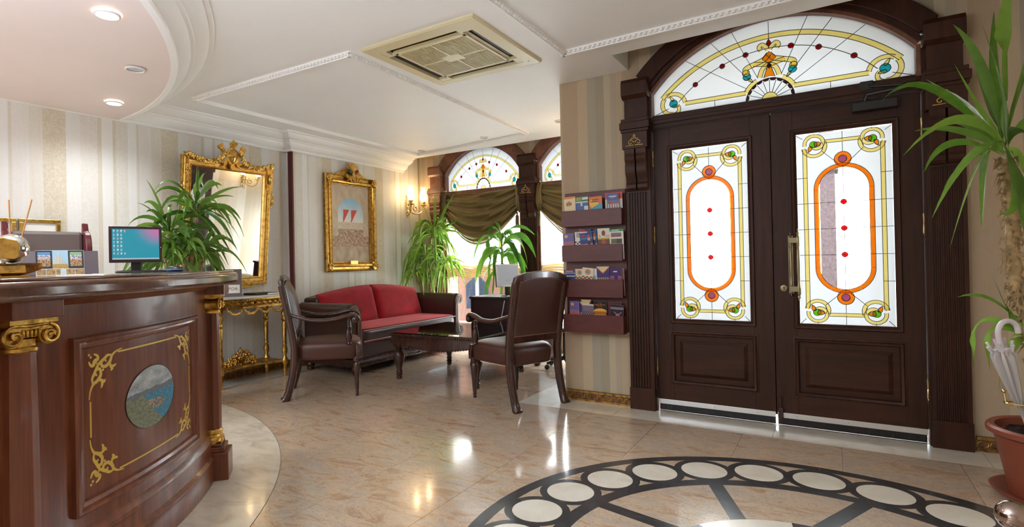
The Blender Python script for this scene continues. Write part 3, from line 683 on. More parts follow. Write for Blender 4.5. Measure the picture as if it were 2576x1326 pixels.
def door(n, x0, x1, hinge, label):
    t = thing('door_%d' % n, label, None, ((x0+x1)/2, 4.45, 0), world=True, kind='structure')
    y0, y1 = D+.02, D+.07; gx0, gx1 = (-1.025, -.500) if n == 1 else (-.190, .345); gz0, gz1 = .722, 2.035
    m, mh = M['door_wood'], M['door_wood_h']; zb, zt = .085, 2.213
    obj('stile', MB().box(x0, gx0-.02, y0, y1, zb, zt), m, t, smooth=0, bevel=.003); obj('stile', MB().box(gx1+.02, x1, y0, y1, zb, zt), m, t, smooth=0, bevel=.003)
    obj('rail', MB().box(gx0-.02, gx1+.02, y0+.001, y1, gz1+.02, zt), mh, t, smooth=0); obj('rail', MB().box(gx0-.02, gx1+.02, y0+.001, y1, .60, gz0-.02), mh, t, smooth=0); obj('rail', MB().box(gx0-.02, gx1+.02, y0+.001, y1, zb, .235), mh, t, smooth=0)
    # moulded frame round the glass
    pr = [(0, 0), (-.004, 0), (-.018, -.012), (-.03, -.014), (-.036, -.006), (-.036, .02), (0, .02)]
    def frame(nm, a0, a1, c0, c1, yy, prof, mt):
        cs = [(a0, c0, -1, -1), (a1, c0, 1, -1), (a1, c1, 1, 1), (a0, c1, -1, 1)]
        b = MB(); b.sweep([(-p, q) for p, q in prof], [((x, yy, z), (sx, 0, sz), (0, 1, 0)) for x, z, sx, sz in cs], closed=True); return obj(nm, b, mt, t, smooth=30)
    frame('glazing_moulding', gx0, gx1, gz0, gz1, y0, pr, m)
    px0, px1 = gx0-.01, gx1+.01
    frame('panel_moulding', px0, px1, .245, .592, y0, [(0, .004), (-.006, -.012), (-.02, -.016), (-.026, -.006), (-.036, -.004), (-.04, .02), (0, .02)], m)
    b = MB(); q = [(px0+.0, px1-.0, .245, .592, y0+.012), (px0+.035, px1-.035, .28, .557, y0+.012), (px0+.06, px1-.06, .305, .532, y0-.004)]
    vs = []
    for a, c, d, e, yy in q: vs += [(a, yy, d), (c, yy, d), (c, yy, e), (a, yy, e)]
    fs = [(4*i+j, 4*i+(j+1) % 4, 4*i+4+(j+1) % 4, 4*i+4+j) for i in range(2) for j in range(4)]+[(8, 9, 10, 11)]
    b.add(vs, fs); b.box(px0, px1, y0+.02, y1, .235, .60); obj('raised_panel', b, mh, t, smooth=0)
    # glass: frosted pane with an oval hole, clear oval
    cx = (gx0+gx1)/2; cz = (gz0+gz1)/2-.005; gy = 4.455; w2 = .145; rr = .145; hz = .27
    oval = [(cx+x, cz+hz+z) for x, z in arc(0, 0, rr, 0, 180, 16)]+[(cx+x, cz-hz+z) for x, z in arc(0, 0, rr, 180, 360, 16)]
    rc = []
    for x, z in oval:
        dx, dz = x-cx, (z-cz); s = min((gx1-gx0)/2/max(abs(dx), 1e-6), (gz1-gz0)/2/max(abs(dz), 1e-6)); rc.append((cx+dx*s, cz+dz*s))
    for k, (X, Z) in enumerate(((gx1, gz1), (gx0, gz1), (gx0, gz0), (gx1, gz0))):
        i = min(range(len(rc)), key=lambda i: hypot(rc[i][0]-X, rc[i][1]-Z)); rc[i] = (X, Z)
    N = len(oval); b = MB(); b.add([(x, gy, z) for x, z in rc]+[(x, gy, z) for x, z in oval]+[(x, gy+.006, z) for x, z in rc]+[(x, gy+.006, z) for x, z in oval],
          [(i, (i+1) % N, N+(i+1) % N, N+i) for i in range(N)]+[(2*N+i, 2*N+(i+1) % N, 3*N+(i+1) % N, 3*N+i) for i in range(N)]+[(N+i, N+(i+1) % N, 3*N+(i+1) % N, 3*N+i) for i in range(N)])
    g = obj('frosted_pane', b, M['frosted'], t, smooth=0)
    cl = obj('clear_pane', MB().prism([(cx+(x-cx)*.998, cz+(z-cz)*.998) for x, z in oval], gy+.001, gy+.005, axis='y'), M['clear'], t, smooth=0)
    f = gy-.005; lines = []
    def rib(name, col, pts, w, closed=False): gl(g, name, col, pts, w, f, closed); lines.extend(outline(pts, w, closed))
    def blob(name, col, pts, dy=.001): gp(g, name, col, pts, f-dy); lines.append(pts+pts[:1])
    ro = rr+.010
    o1 = [(cx+x, cz+hz+z) for x, z in arc(0, 0, ro, -2, 182, 24)]; o2 = [(cx+x, cz-hz+z) for x, z in arc(0, 0, ro, 178, 362, 24)]
    rib('oval_band', 'orange', o1[:9], .026); rib('oval_band', 'orange', o1[8:17], .026); rib('oval_band', 'orange', o1[16:], .026)
    rib('oval_band', 'orange', o2[:9], .026); rib('oval_band', 'orange', o2[8:17], .026); rib('oval_band', 'orange', o2[16:], .026)
    for s in (-1, 1):
        for k in range(4): rib('oval_band', 'orange', [(cx+s*ro, cz-hz+hz*2*k/4), (cx+s*ro, cz-hz+hz*2*(k+1)/4)], .026)
    for s in (-1, 1):
        zc = cz+s*(hz+ro+.042)
        rib('ring', 'orange', arc(cx, zc, .036, 0, 360, 24)[:-1], .024, True); blob('ring_eye', 'mauve', arc(cx, zc, .0235, 0, 345, 20))
    for k in (-1, 0, 1): blob('jewel', 'ruby', arc(cx, cz+.178*k, .017, 0, 340, 16), .004)
    W2 = (gx1-gx0)/2-.05; zT = gz1-.085; zB = gz0+.085; zr = .052
    for s in (-1, 1):
        X = cx+s*W2
        for k in range(4):
            z0 = zB+.02+(zT-zB-.04)*k/4; rib('side_rail', 'yellow', [(X, z0), (X, z0+(zT-zB-.04)/4)], .024)
        for v, zz in ((1, zT), (-1, zB)):
            e = X-s*.056
            sp = [(e+s*(R_*cos(rad(th))-off), zz+v*(R_*sin(rad(th))+.010)) for th, R_, off in [(a_, .056 if a_ < 150 else .056-.030*(a_-150)/150, 0 if a_ < 150 else .006*(a_-150)/150) for a_ in range(-12, 291, 12)]]
            rib('corner_scroll', 'yellow', sp, .021)
            rib('corner_scroll', 'yellow', [(e+s*x, zz+v*(z-.010)) for x, z in arc(0, 0, .064, -6, -206, 16)], .022)
            blob('bud', 'lime', [(e+s*x, zz+v*z) for x, z in arc(.004, .006, .023, 0, 340, 12)])
            blob('bud', 'amber', [(e+s*x, zz+v*z) for x, z in leafp(.002, .014, 188, .046, .021)])
            blob('bud', 'amber', [(e+s*x, zz+v*z) for x, z in leafp(.012, -.006, -60, .046, .016)])
            lines.append([(X+s*.012, zz+v*.05), (cx+s*(gx1-gx0)/2, cz+v*(gz1-gz0)/2)])
            lines.append([(e, zz+v*.07), (e, cz+v*(gz1-gz0)/2)])
            lines.append([(e-s*.045, zz-v*.045), (cx+s*.028, cz+v*(hz+ro+.015))])
    for v, zz in ((1, gz1-.066), (-1, gz0+.066)):
        xa = W2-.056-.062; rib('end_rail', 'yellow', [(cx-xa, zz), (cx, zz)], .022); rib('end_rail', 'yellow', [(cx, zz), (cx+xa, zz)], .022)
        lines.append([(cx, zz), (cx, cz+v*(gz1-gz0)/2)]); lines.append([(cx, zz-v*.012), (cx, cz+v*(hz+ro+.09))])
        lines.append([(cx-xa, zz-v*.011), (cx-xa-.018, zz-v*.055)]); lines.append([(cx+xa, zz-v*.011), (cx+xa+.018, zz-v*.055)])
    lines.append([(cx, cz-hz-ro), (cx, cz+hz+ro)])
    for k in (-1, 0, 1): lines.append([(gx0, cz+.178*k), (gx1, cz+.178*k)])
    for k in (-2, 2):
        for s in (-1, 1): lines.append([(cx+s*(gx1-gx0)/2, cz+.178*k), (cx+s*(W2-.01), cz+.178*k)])
    lead_lines(g, lines, f-.005, .0023)
    # draught strip
    obj('draught_strip', MB().box(x0+.004, x1-.004, y0-.006, y0+.002, .052, .088), M['steel'], t, smooth=0, bevel=.001)
    b = MB(); xx = x0+.02
    while xx < x1-.02:
        b.box(xx, xx+.0135, y0-.001, y0+.012, .006+rnd.random()*.006, .055); xx += .014+(.0016 if rnd.random() < .12 else 0)
    b.box(x0+.006, x1-.006, y0+.010, y0+.02, .0003, .09)
    stuff(obj('brush', b, M['black'], t, smooth=0))
    for k in range(3): obj('screw', MB().ball((x0+.12+(x1-x0-.24)*k/2, y0-.006, .07), .005, 8, 5), M['steel'], t)
    hx = x0-.004 if hinge < 0 else x1+.002
    for z in (1.98, 1.38, .345):
        b = MB(); b.lathe([(.001, -.078), (.006, -.072), (.0035, -.066), (.008, -.062), (.008, -.003), (.006, 0), (.008, .003), (.008, .062), (.0035, .066), (.006, .072), (.001, .078)], 10, (hx, y0-.012, z)); obj('hinge', b, M['brass'], t)
    return t
d1 = door(1, -1.166, -.349, -1, 'left leaf of the dark entrance doors with a stained glass pane')
d2 = door(2, -.345, .490, 1, 'right leaf of the dark entrance doors with the brass pull handle')
obj('astragal', MB().box(-.362, -.332, D+.062, D+.08, .06, 2.21), M['door_wood'], d1, smooth=0)
b = MB(); hy = D-.035
for x, yy, z0, z1 in ((-.190, hy-.02, .90, 1.355), (-.237, D+.01, .93, 1.335)):
    L = z1-z0
    b.lathe([(.001, -.02), (.007, -.012), (.004, -.002), (.011, .004), (.007, .02), (.012, .03), (.012, L*.2), (.009, L*.22), (.011, L*.3), (.013, L*.5), (.011, L*.7), (.009, L*.78), (.012, L*.8), (.012, L-.03), (.007, L-.02), (.011, L-.004), (.004, L+.004), (.007, L+.014), (.001, L+.024)], 12, (x, yy, z0))
for z in (.965, 1.30): b.box(-.243, -.185, hy-.03, D+.015, z-.018, z+.018)
b.box(-.252, -.222, D+.005, D+.02, .93, 1.335)
obj('pull_handle', b, M['old_brass'], d2, bevel=.002)
b = MB(); b.lathe([(.001, 0), (.024, 0), (.024, .006), (.019, .009), (.012, .009), (.001, .009)], 20, M=Matrix.Translation((-.283, D+.021, .967)) @ Matrix.Rotation(rad(90), 4, 'X')); es = obj('keyhole_rose', b, M['old_brass'], d2)
obj('key_slot', MB().box(-.286, -.280, D+.008, D+.013, .955, .978), M['black'], es, smooth=0)
b = MB(); b.box(-.335, -.305, D-.004, D+.02, .05, .125); b.lathe([(.001, 0), (.006, 0), (.006, .06), (.008, .062), (.008, .075), (.001, .08)], 8, (-.32, D+.004, .125)); obj('floor_bolt', b, M['chair_wood'], d2, smooth=30)
# door closer
cl = thing('door_closer', 'black door closer with folding arm on the right door head', 'door closer', (.26, D, 2.16), world=True)
obj('body', MB().box(.135, .375, D-.045, D+.019, 2.128, 2.188), M['black'], cl, smooth=0, bevel=.006)
b = MB(); b.tube([(.20, D-.015, 2.19), (.215, D-.03, 2.235), (.46, D-.06, 2.245)], [.012, .012, .011], 6, flat=.5); obj('arm', b, M['black'], cl)
b = MB(); b.tube([(.46, D-.06, 2.248), (.235, D-.045, 2.275), (.215, D-.03, 2.30)], .009, 6); b.box(.18, .25, D-.045, D-.018, 2.255, 2.315); obj('bracket', b, M['black'], cl, bevel=.003)

# ------------------------------------------------------------------ bay windows
def bay_window(n, x0, x1, label):
    t = thing('window_%d' % n, label, None, ((x0+x1)/2, GY, .3), world=True, kind='structure')
    xc = (x0+x1)/2; h = (x1-x0)/2; wz = 2.235; k = (h-.03)/.818; sp = .22; top = .60
    pts, zs = warch(x0, x1); R = 0.76; zc = 2.88-R; aa = math.degrees(math.acos(h/R))
    arch_band('arch_face', R-.03, R+.12, D2-.06, D2+.0, M['arch_wood'], t, xc, zc, 34, 146, bevel=.004)
    arch_band('arch_step', R-.05, R-.012, D2-.03, GY+.02, M['arch_wood'], t, xc, zc, 30, 150)
    m = M['arch_wood']
    obj('transom', MB().box(x0, x1, GY-.06, GY+.03, wz-.075, wz+.004), m, t, smooth=0, bevel=.004)
    obj('jamb', MB().box(x0, x0+.035, D2-.02, GY+.03, .3, zs), m, t, smooth=0, bevel=.003); obj('jamb', MB().box(x1-.035, x1, D2-.02, GY+.03, .3, zs), m, t, smooth=0, bevel=.003)
    obj('sill', MB().box(x0-.03, x1+.03, D2-.08, GY+.03, .27, .31), m, t, smooth=0, bevel=.004)
    obj('glass_pane', MB().box(x0+.03, x1-.03, GY+.0, GY+.006, .31, wz-.07), M['clear'], t, smooth=0)
    R1 = ((h-.03)**2+(top-sp)**2)/(2*(top-sp))
    fan(t, xc, wz, GY-.005, k, sp, top)
    return t
bay_window(1, WX[0][0], WX[0][1], 'left arched bay window with stained glass fanlight'); bay_window(2, WX[1][0], WX[1][1], 'right arched bay window partly hidden by the papered pillar')
pilaster(-5.01, -4.80, D2, 'dark fluted pilaster left of the bay windows, behind the big plant', 2.62, mats=('arch_wood', 'arch_wood'), dz=.04)
pilaster(-3.50, -3.26, D2, 'dark fluted pilaster with gilt scroll between the two bay windows', 2.62, mats=('door_wood', 'arch_wood'), dz=.04)
pilaster(-2.19, -1.96, D2, 'dark fluted pilaster at the right end of the bay, behind the pillar', 2.62, mats=('door_wood', 'arch_wood'), dz=.04)
# sheer blinds and swags
def sheer(x0, x1, label):
    t = thing('roman_blind', label, 'blind', ((x0+x1)/2, GY-.03, .95), world=True)
    def fn(u, v):
        x = x0+.01+(x1-x0-.02)*u; z = 2.15-(2.15-1.08-.05*sin(u*pi*3)**2)*v
        return Vector((x, GY-.045+.006*sin(u*40), z))
    obj('sheer_panel', MB().grid(fn, 40, 12), M['sheer'], t, smooth=180)
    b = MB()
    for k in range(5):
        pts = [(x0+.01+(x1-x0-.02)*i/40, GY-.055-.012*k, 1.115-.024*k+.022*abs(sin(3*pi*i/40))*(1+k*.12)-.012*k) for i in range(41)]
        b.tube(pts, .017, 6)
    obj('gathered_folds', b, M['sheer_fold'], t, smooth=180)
    return t
sheer(WX[0][0]+.02, WX[0][1]-.02, 'sheer white roman blind of the left bay window with gathered bottom folds')
sheer(WX[1][0]+.02, WX[1][1]-.02, 'sheer white roman blind of the right bay window, beside the papered pillar')
def swag(x0, x1, zt, zl, label, skew=0.0):
    t = thing('swag_valance', label, 'curtain', ((x0+x1)/2, D2-.03, zt), world=True)
    y = D2+.005
    def fn(u, v):
        e = 1-(2*u-1)**2; um = u+skew*e*(1-u)*v
        drop = (.06+(zl)*v**1.0)*(e**.62) if 0 < e else 0
        x = x0+(x1-x0)*u
        ends = (1-e)**3*.30*v
        z = zt-.004*e-drop*1.0-ends*.9
        fold = .034*sin(v*27+2.2*sin(u*5)+u*2)*(.35+.65*e**.5)+.012*sin(v*61+u*9)
        return Vector((x, y-.075*e*(.3+v)-fold-.02, z))
    c = obj('draped_cloth', MB().grid(fn, 60, 64), M['satin'], t, smooth=180, solid=.003)
    b = MB(); n = 60
    up = [fn(i/n, 1.0) for i in range(n+1)]
    b.add([p+Vector((0, -.006, .0)) for p in up]+[p+Vector((0, -.006, -.035*(1-(2*i/n-1)**2)**.4)) for i, p in enumerate(up)], [(i, i+1, n+2+i, n+1+i) for i in range(n)])
    obj('lace_edging', b, M['fringe'], t, smooth=180)
    for s, x in ((-1, x0), (1, x1)):
        b = MB()
        for k in range(6):
            b.tube(cr([(x-s*.02+.012*(k-2.5), y-.03-.012*(k % 3), zt-.01), (x+.010*(k-2.5), y-.045-.01*(k % 2), zt-.12), (x+.014*(k-2.5), y-.04, zt-.25), (x+.008*(k-2.5), y-.03, zt-.34-.02*(k % 3))], 4), [.012]+[.020]*11+[.012], 6)
        obj('gathered_tail', b, M['satin'], t, smooth=180)
        b = MB(); b.lathe([(.002, 0), (.012, -.005), (.018, -.02), (.010, -.035), (.017, -.045), (.026, -.06), (.029, -.20), (.022, -.205)], 12, (x-s*.015, y-.075, zt-.37), flute=.12, nf=10); b.tube([(x-s*.015, y-.05, zt-.26), (x-s*.015, y-.075, zt-.37)], .005, 6); obj('tassel', b, M['tassel'], t)
        b = MB(); b.lathe([(.001, 0), (.012, 0), (.012, .03), (.03, .035), (.034, .045), (.026, .055), (.018, .052), (.008, .060), (.001, .060)], 14, M=Matrix.Translation((x-s*.01, y+.02, zt+.01)) @ Matrix.Rotation(rad(90), 4, 'X')); obj('rosette', b, M['brass'], t)
    return t
swag(-4.79, -3.53, 2.232, .70, 'olive satin swag valance with tassels over the left bay window')
swag(-3.235, -1.97, 2.232, .70, 'olive satin swag valance of the right bay window, half hidden by the pillar')
# ------------------------------------------------------------------ reception counter (polar about CC)
RC = thing('reception_counter', 'curved mahogany reception counter with gilt pilasters and a painted oval on its panel', 'counter', (CC[0], CC[1], 0))
def pl(r, a, z): return Vector((r*cos(rad(a)), r*sin(rad(a)), z))
def fr_rad(angs, r0=0, z0=0): return [(pl(r0, a, z0), pl(1, a, 0), Vector((0, 0, 1))) for a in angs]
AN = [float(a) for a in np.arange(-34, 49.2, 1.5)]+[49.2]
cw, ct = M['counter_wood'], M['counter_top']
obj('carcass', MB().sweep([(2.25, 0), (2.655, 0), (2.655, 1.105), (2.25, 1.105)], fr_rad(AN)), cw, RC, smooth=30)
obj('base_moulding', MB().sweep([(2.64, 0), (2.685, 0), (2.685, .105), (2.682, .115), (2.690, .12), (2.690, .13), (2.672, .145), (2.670, .20), (2.676, .205), (2.676, .222), (2.668, .235), (2.655, .25), (2.64, .25)], fr_rad(AN)), cw, RC, smooth=25)
obj('frieze_moulding', MB().sweep([(2.64, 1.075), (2.662, 1.075), (2.675, 1.09), (2.70, 1.105), (2.64, 1.105)], fr_rad(AN)), cw, RC, smooth=30)
out = arc(0, 0, 2.82, -34, 48.9, 70); e = pl(2.74, 50.6, 0); c1 = pl(2.82, 50.3, 0)
out += [(2.815*cos(rad(49.5)), 2.815*sin(rad(49.5))), (2.80*cos(rad(50.0)), 2.80*sin(rad(50.0))), (2.775*cos(rad(50.4)), 2.775*sin(rad(50.4))), (e.x, e.y)]
out += [(2.25*cos(rad(50.6)), 2.25*sin(rad(50.6)))]+arc(0, 0, 2.16, 49.5, -34, 60)
wt = obj('worktop', MB().prism(out, 1.105, 1.168), ct, RC, smooth=40, bevel=.02, seg=4)
out2 = [(x*.992, y*.992) for x, y in out]; obj('worktop_lip', MB().prism(out2, 1.166, 1.178), ct, RC, smooth=40, bevel=.005)
def cframe(name, a0, a1, z0, z1, r, prof, m, parent):
    wdeg = math.degrees(max(a for a, b in prof)/r); st = []
    n = 14; A = lambda a: pl(1, a, 0); Tn = lambda a: Vector((-sin(rad(a)), cos(rad(a)), 0)); Z = Vector((0, 0, 1))
    seq = []
    seq.append((pl(r, a0, z0), Tn(a0)+Z, A(a0))); seq += [(pl(r, a0+(a1-a0)*i/n, z0), Z, A(a0+(a1-a0)*i/n)) for i in range(1, n) if wdeg < (a1-a0)*i/n < a1-a0-wdeg]
    seq.append((pl(r, a1, z0), -Tn(a1)+Z, A(a1))); seq.append((pl(r, a1, z1), -Tn(a1)-Z, A(a1)))
    seq += [(pl(r, a1-(a1-a0)*i/n, z1), -Z, A(a1-(a1-a0)*i/n)) for i in range(1, n) if wdeg < (a1-a0)*i/n < a1-a0-wdeg]
    seq.append((pl(r, a0, z1), Tn(a0)-Z, A(a0)))
    return obj(name, MB().sweep(prof, seq, closed=True), m, parent, smooth=25)
FPROF = [(0, -.004), (0, .02), (.006, .026), (.018, .026), (.022, .018), (.03, .020), (.042, .014), (.048, .004), (.05, -.004)]
def wrap(mb, aref, r):
    mb.v = [tuple(pl(r-y, aref+math.degrees(x/r), z)) for x, y, z in mb.v]; return mb
def arabesque(b, x0, z0, sx, sz, k=1.0):
    cv = [([(.0, .205), (.006, .17), (.022, .14), (.05, .125), (.068, .10), (.062, .075), (.042, .075), (.036, .092), (.046, .102)], [.004, .006, .010, .013, .012, .011, .009, .008, .006]),
          ([(.022, .14), (.018, .112), (.03, .092), (.05, .058), (.058, .058)], [.006, .009, .012, .010, .006]),
          ([(.0, .03), (.012, .05), (.028, .05), (.03, .032), (.05, .05)], [.005, .010, .012, .010, .006]),
          ([(.050, .125), (.07, .128), (.085, .138), (.095, .128)], [.005, .010, .012, .004]),
          ([(.07, .128), (.075, .15), (.068, .165)], [.004, .010, .003])]
    for pts, wd in cv:
        for sw in (0, 1):
            q = [(p[1], p[0]) if sw else p for p in pts]; m = cr(q, 4); ws = [t[0] for t in cr([(v, 0) for v in wd], 4)]
            b.strip([(x0+sx*x*k, z0+sz*z*k) for x, z in m], [v*k*1.35 for v in ws], -.0005, .0012)
    for x, z in ((.012, .012), (.002, .0), (.082, .082)):
        b.prism([(x0+sx*(x*k+u), z0+sz*(z*k+v)) for u, v in arc(0, 0, .006*k, 0, 330, 9)], -.0005, .0012, axis='y')
def seascape(x, y):     # x,y in -1..1
    n = nz(x, y, 4); m_ = nz(x+3, y*1.5, 11); hz = .12
    mt = hz+.16+.10*nz(x, 0, 3)+.12*max(0, x-.3)
    if y > mt: k = .5+.9*nz(x*.8+1, y*1.3, 3)+.3*m_; k = min(1, max(0, k)); return (.24+.34*k, .28+.34*k, .33+.30*k, 1)
    if y > hz: return (.15+.05*m_, .18+.05*m_, .22, 1)
    if x < -.15-.9*(y+.25) and y < .1 or (y > -.22 and x < -.3): d = .12*m_; return (.20+d, .22+d, .15+d*.6, 1)
    if abs(y+.26+.10*x) < .16 and x < .48: return (.42, .35, .27, 1) if m_ > .05 else (.20, .17, .14, 1)
    if abs(x+.22+.03*y) < .045 and -.9 < y < -.15: return (.42, .50, .52, 1)
    return (.06+.06*m_, .24+.10*m_, .38+.10*m_, 1)
def panel(a0, a1):
    f = cframe('panel_frame', a0, a1, .305, .955, 2.655, FPROF, cw, RC)
    n = 14; obj('panel_field', MB().sweep([(2.64, .34), (2.6565, .34), (2.6565, .92), (2.64, .92)], fr_rad([a0+1+(a1-a0-2)*i/n for i in range(n+1)])), cw, RC, smooth=30)
    am = (a0+a1)/2; U = (a1-a0)/2*pi/180*2.66-.085; z0, z1 = .405, .870; r = 2.6575
    n = 16
    for s in (-1, 1):
        for q in ([(s*U, z0+.165), (s*U, z1-.165)], [(-U+.14+(2*U-.28)*i/n, z1 if s > 0 else z0) for i in range(n+1)]):
            obj('gilt_line', wrap(MB().strip(q, .007, -.0005, .0012), am, r), M['gold_paint'], RC, smooth=0)
    for sx in (-1, 1):
        for sz, zz in ((1, z0-.01), (-1, z1+.01)):
            b = MB(); arabesque(b, sx*(U+.005), zz, -sx, sz, .82); wrap(b, am, r); obj('gilt_corner_scroll', b, M['gold_paint'], RC, smooth=0)
    printed('painted_oval', lambda u, v: seascape(u*cos(2*pi*v), u*sin(2*pi*v)), 40, 150, lambda u, v: pl(2.6592, am+math.degrees(.178*u*cos(2*pi*v)/2.66), .642+.132*u*sin(2*pi*v)), M['canvas'], RC)
    b = MB(); b.tube([pl(2.6586, am+math.degrees(.178*cos(t)/2.66), .642+.132*sin(t)) for t in [2*pi*i/48 for i in range(48)]], .0018, 5, closed=True); obj('oval_rim', b, M['desk_wood'], RC)
panel(23.6, 42.6); panel(-7.5, 13.0)
def cpilaster(a):
    T = Matrix(((-sin(rad(a)), cos(rad(a)), 0, 2.655*cos(rad(a))), (cos(rad(a)), sin(rad(a)), 0, 2.655*sin(rad(a))), (0, 0, 1, 0), (0, 0, 0, 1)))   # x tangential, y outward
    b = MB(); b.box(-.078, .078, -.03, .105, 0, .155, T); b.box(-.068, .068, -.03, .085, .155, .185, T); b.box(-.06, .06, -.03, .07, .185, .20, T); obj('pilaster_plinth', b, cw, RC, smooth=0, bevel=.005)
    b = MB(); b.box(-.082, .082, -.03, .10, 1.045, 1.105, T); obj('pilaster_abacus', b, cw, RC, smooth=0, bevel=.004)
    Tc = T @ Matrix.Translation((0, .012, 0))
    b = MB(); b.lathe([(.058, .20), (.064, .215), (.062, .235), (.052, .243), (.050, .25), (.056, .258), (.056, .27), (.048, .28)], 20, M=Tc); obj('pilaster_base_ring', b, M['gold'], RC)
    b = MB(); b.lathe([(.050, .275), (.051, .40), (.050, .6), (.047, .8), (.045, .945)], 20, M=Tc, flute=.05, nf=10); obj('pilaster_shaft', b, cw, RC)
    b = MB(); b.lathe([(.046, .935), (.052, .940), (.052, .950), (.047, .957), (.047, .98)], 20, M=Tc); b.box(-.078, .078, -.01, .080, 1.030, 1.045, T); b.box(-.06, .06, -.01, .060, .985, 1.03, T)
    for s in (-1, 1):
        sp = []
        for i in range(35):
            t = i/34; r = .034*(1-.80*t); an = pi/2-8.4*t; sp.append(T @ Vector((s*(.058+r*cos(an)), .066+.010*t, .990+r*sin(an))))
        b.tube(sp, .0055, 6); b.ball(T @ Vector((s*.058, .070, .990)), .009)
        b.tube([T @ Vector((s*.058, .064, 1.025)), T @ Vector((0, .062, 1.021))], .0055, 6)
        R = T @ Matrix.Translation((s*.058, 0, .990)) @ Matrix.Rotation(rad(-90), 4, 'X'); b.lathe([(.034, 0), (.030, .03), (.034, .062)], 18, M=R)
    for k in range(5): b.ball(T @ Vector((-.026+.013*k, .064, .998)), .0075, sc=(.8, .6, 1.7))
    obj('gilt_ionic_capital', b, M['gold'], RC)
cpilaster(19.6); cpilaster(49.0-.0); cpilaster(-12)
TOPZ = 1.178
def spot(x, y, t): p = oD(x, y, t); return Vector((p.x, p.y, TOPZ))
def face_cam(p): return atan2(-p.y, -p.x)+pi/2       # local -Y looks at the camera
# trophy: glass globe in a boat-shaped base with an engraved plate
p = spot(28, 690, 1.95); t = thing('globe_trophy', 'silvery globe trophy on a boat-shaped base with engraved plate, left end of the counter', 'trophy', p, face_cam(p)+.1)
k = 1.95/1380
bt = MB(); n = 14
def boat(u, v):
    x = (2*u-1); w = .031*(1-abs(x)**2.4)**.5+.001; a = pi*v
    return Vector((x*.088, -w*cos(a)*(.62 if .0 < v < 1 else 1), .050-.046*sin(a)*(1-.55*abs(x)**2)))
bt.grid(boat, n, 10); bt.box(-.05, .05, -.024, .024, 0, .006); obj('boat_base', bt, M['gold_dark'], t, smooth=60)
obj('deck', MB().prism([(x*.086, s*.030*(1-abs(x)**2.4)**.5) for s, xs_ in ((-1, [i/8-1 for i in range(17)]), (1, [1-i/8 for i in range(17)])) for x in xs_], .046, .050), M['old_brass'], t)
obj('plate', MB().prism([(-.040, .016), (.038, .016), (.036, .042), (-.034, .042)], -.029, -.026, axis='y'), M['gold_light'], t, smooth=0)
for i in range(4):
    b = MB(); xw = [.027, .022, .018, .008][i]; x = -xw
    while x < xw: l = .003+.004*rnd.random(); b.box(x, min(x+l, xw), -.0295, -.0289, .0375-.0055*i, .0388-.0055*i); x += l+.0015
    stuff(obj('engraved_line', b, M['black'], t, smooth=0))
M['globe'] = plain('silvery_glass', (0.78, 0.77, 0.74, 1), 0.12, 1.0)
obj('globe', MB().ball((.002, .0, .103), .052, 28, 20), M['globe'], t, smooth=180)
b = MB(); b.prism([(x*.034, z*.036) for x, z in [(-1, -.8), (-.8, -1), (.6, -1.1), (.9, -.8), (1, .4), (.7, .75), (-.3, 1.0), (-1, .9)]], -.0, .005, M=Matrix.Translation((-.014, -.0575, .103)), axis='y'); obj('engraved_shield', b, M['gold_light'], t, smooth=0, bevel=.003)
# reed diffuser behind
p = spot(30, 690, 2.25); t = thing('reed_diffuser', 'small glass bottle with two reed sticks behind the globe trophy', 'reed diffuser', p, 0)
obj('bottle', MB().lathe([(.001, 0), (.022, 0), (.024, .01), (.024, .05), (.012, .065), (.010, .08), (.012, .084), (.001, .084)], 16), M['globe'], t)
for x, y, in ((22, 503), (80, 502)):
    q = oD(x, y, 2.25 if x < 50 else 2.28)-p; obj('reed', MB().tube([(0, 0, .01), q], .0028, 6), plain('reed_stick_%d' % x, 'c98a4e', 0.7), t)
# photo standee
p = spot(152, 686, 2.35); t = thing('photo_display', 'folded grey card display with city photographs beside the globe trophy', 'photo display', p, face_cam(p)-.12)
def wing(x0, x1, y0, y1, m='grey_card', z1=.105, z0=.004, tl=.02):
    b = MB(); b.add([(x0, y0, z0), (x1, y1, z0), (x1-.004, y1+tl, z1), (x0-.004, y0+tl, z1), (x0, y0+.004, z0), (x1, y1+.004, z0), (x1-.004, y1+tl+.004, z1), (x0-.004, y0+tl+.004, z1)], [(0, 1, 2, 3), (4, 7, 6, 5), (0, 4, 5, 1), (1, 5, 6, 2), (2, 6, 7, 3), (3, 7, 4, 0)]); return obj('card_wing', b, M[m], t, smooth=0)
wing(-.145, -.083, .01, 0); wing(.085, .135, 0, .012)
b = MB(); b.add([(-.083, 0, 0), (.085, 0, 0), (.080, .022, .108), (-.088, .022, .108), (-.083, .006, 0), (.085, .006, 0), (.080, .028, .108), (-.088, .028, .108)], [(0, 1, 2, 3), (4, 7, 6, 5), (0, 4, 5, 1), (1, 5, 6, 2), (2, 6, 7, 3), (3, 7, 4, 0)]); obj('photo_board', b, M['paper'], t, smooth=0)
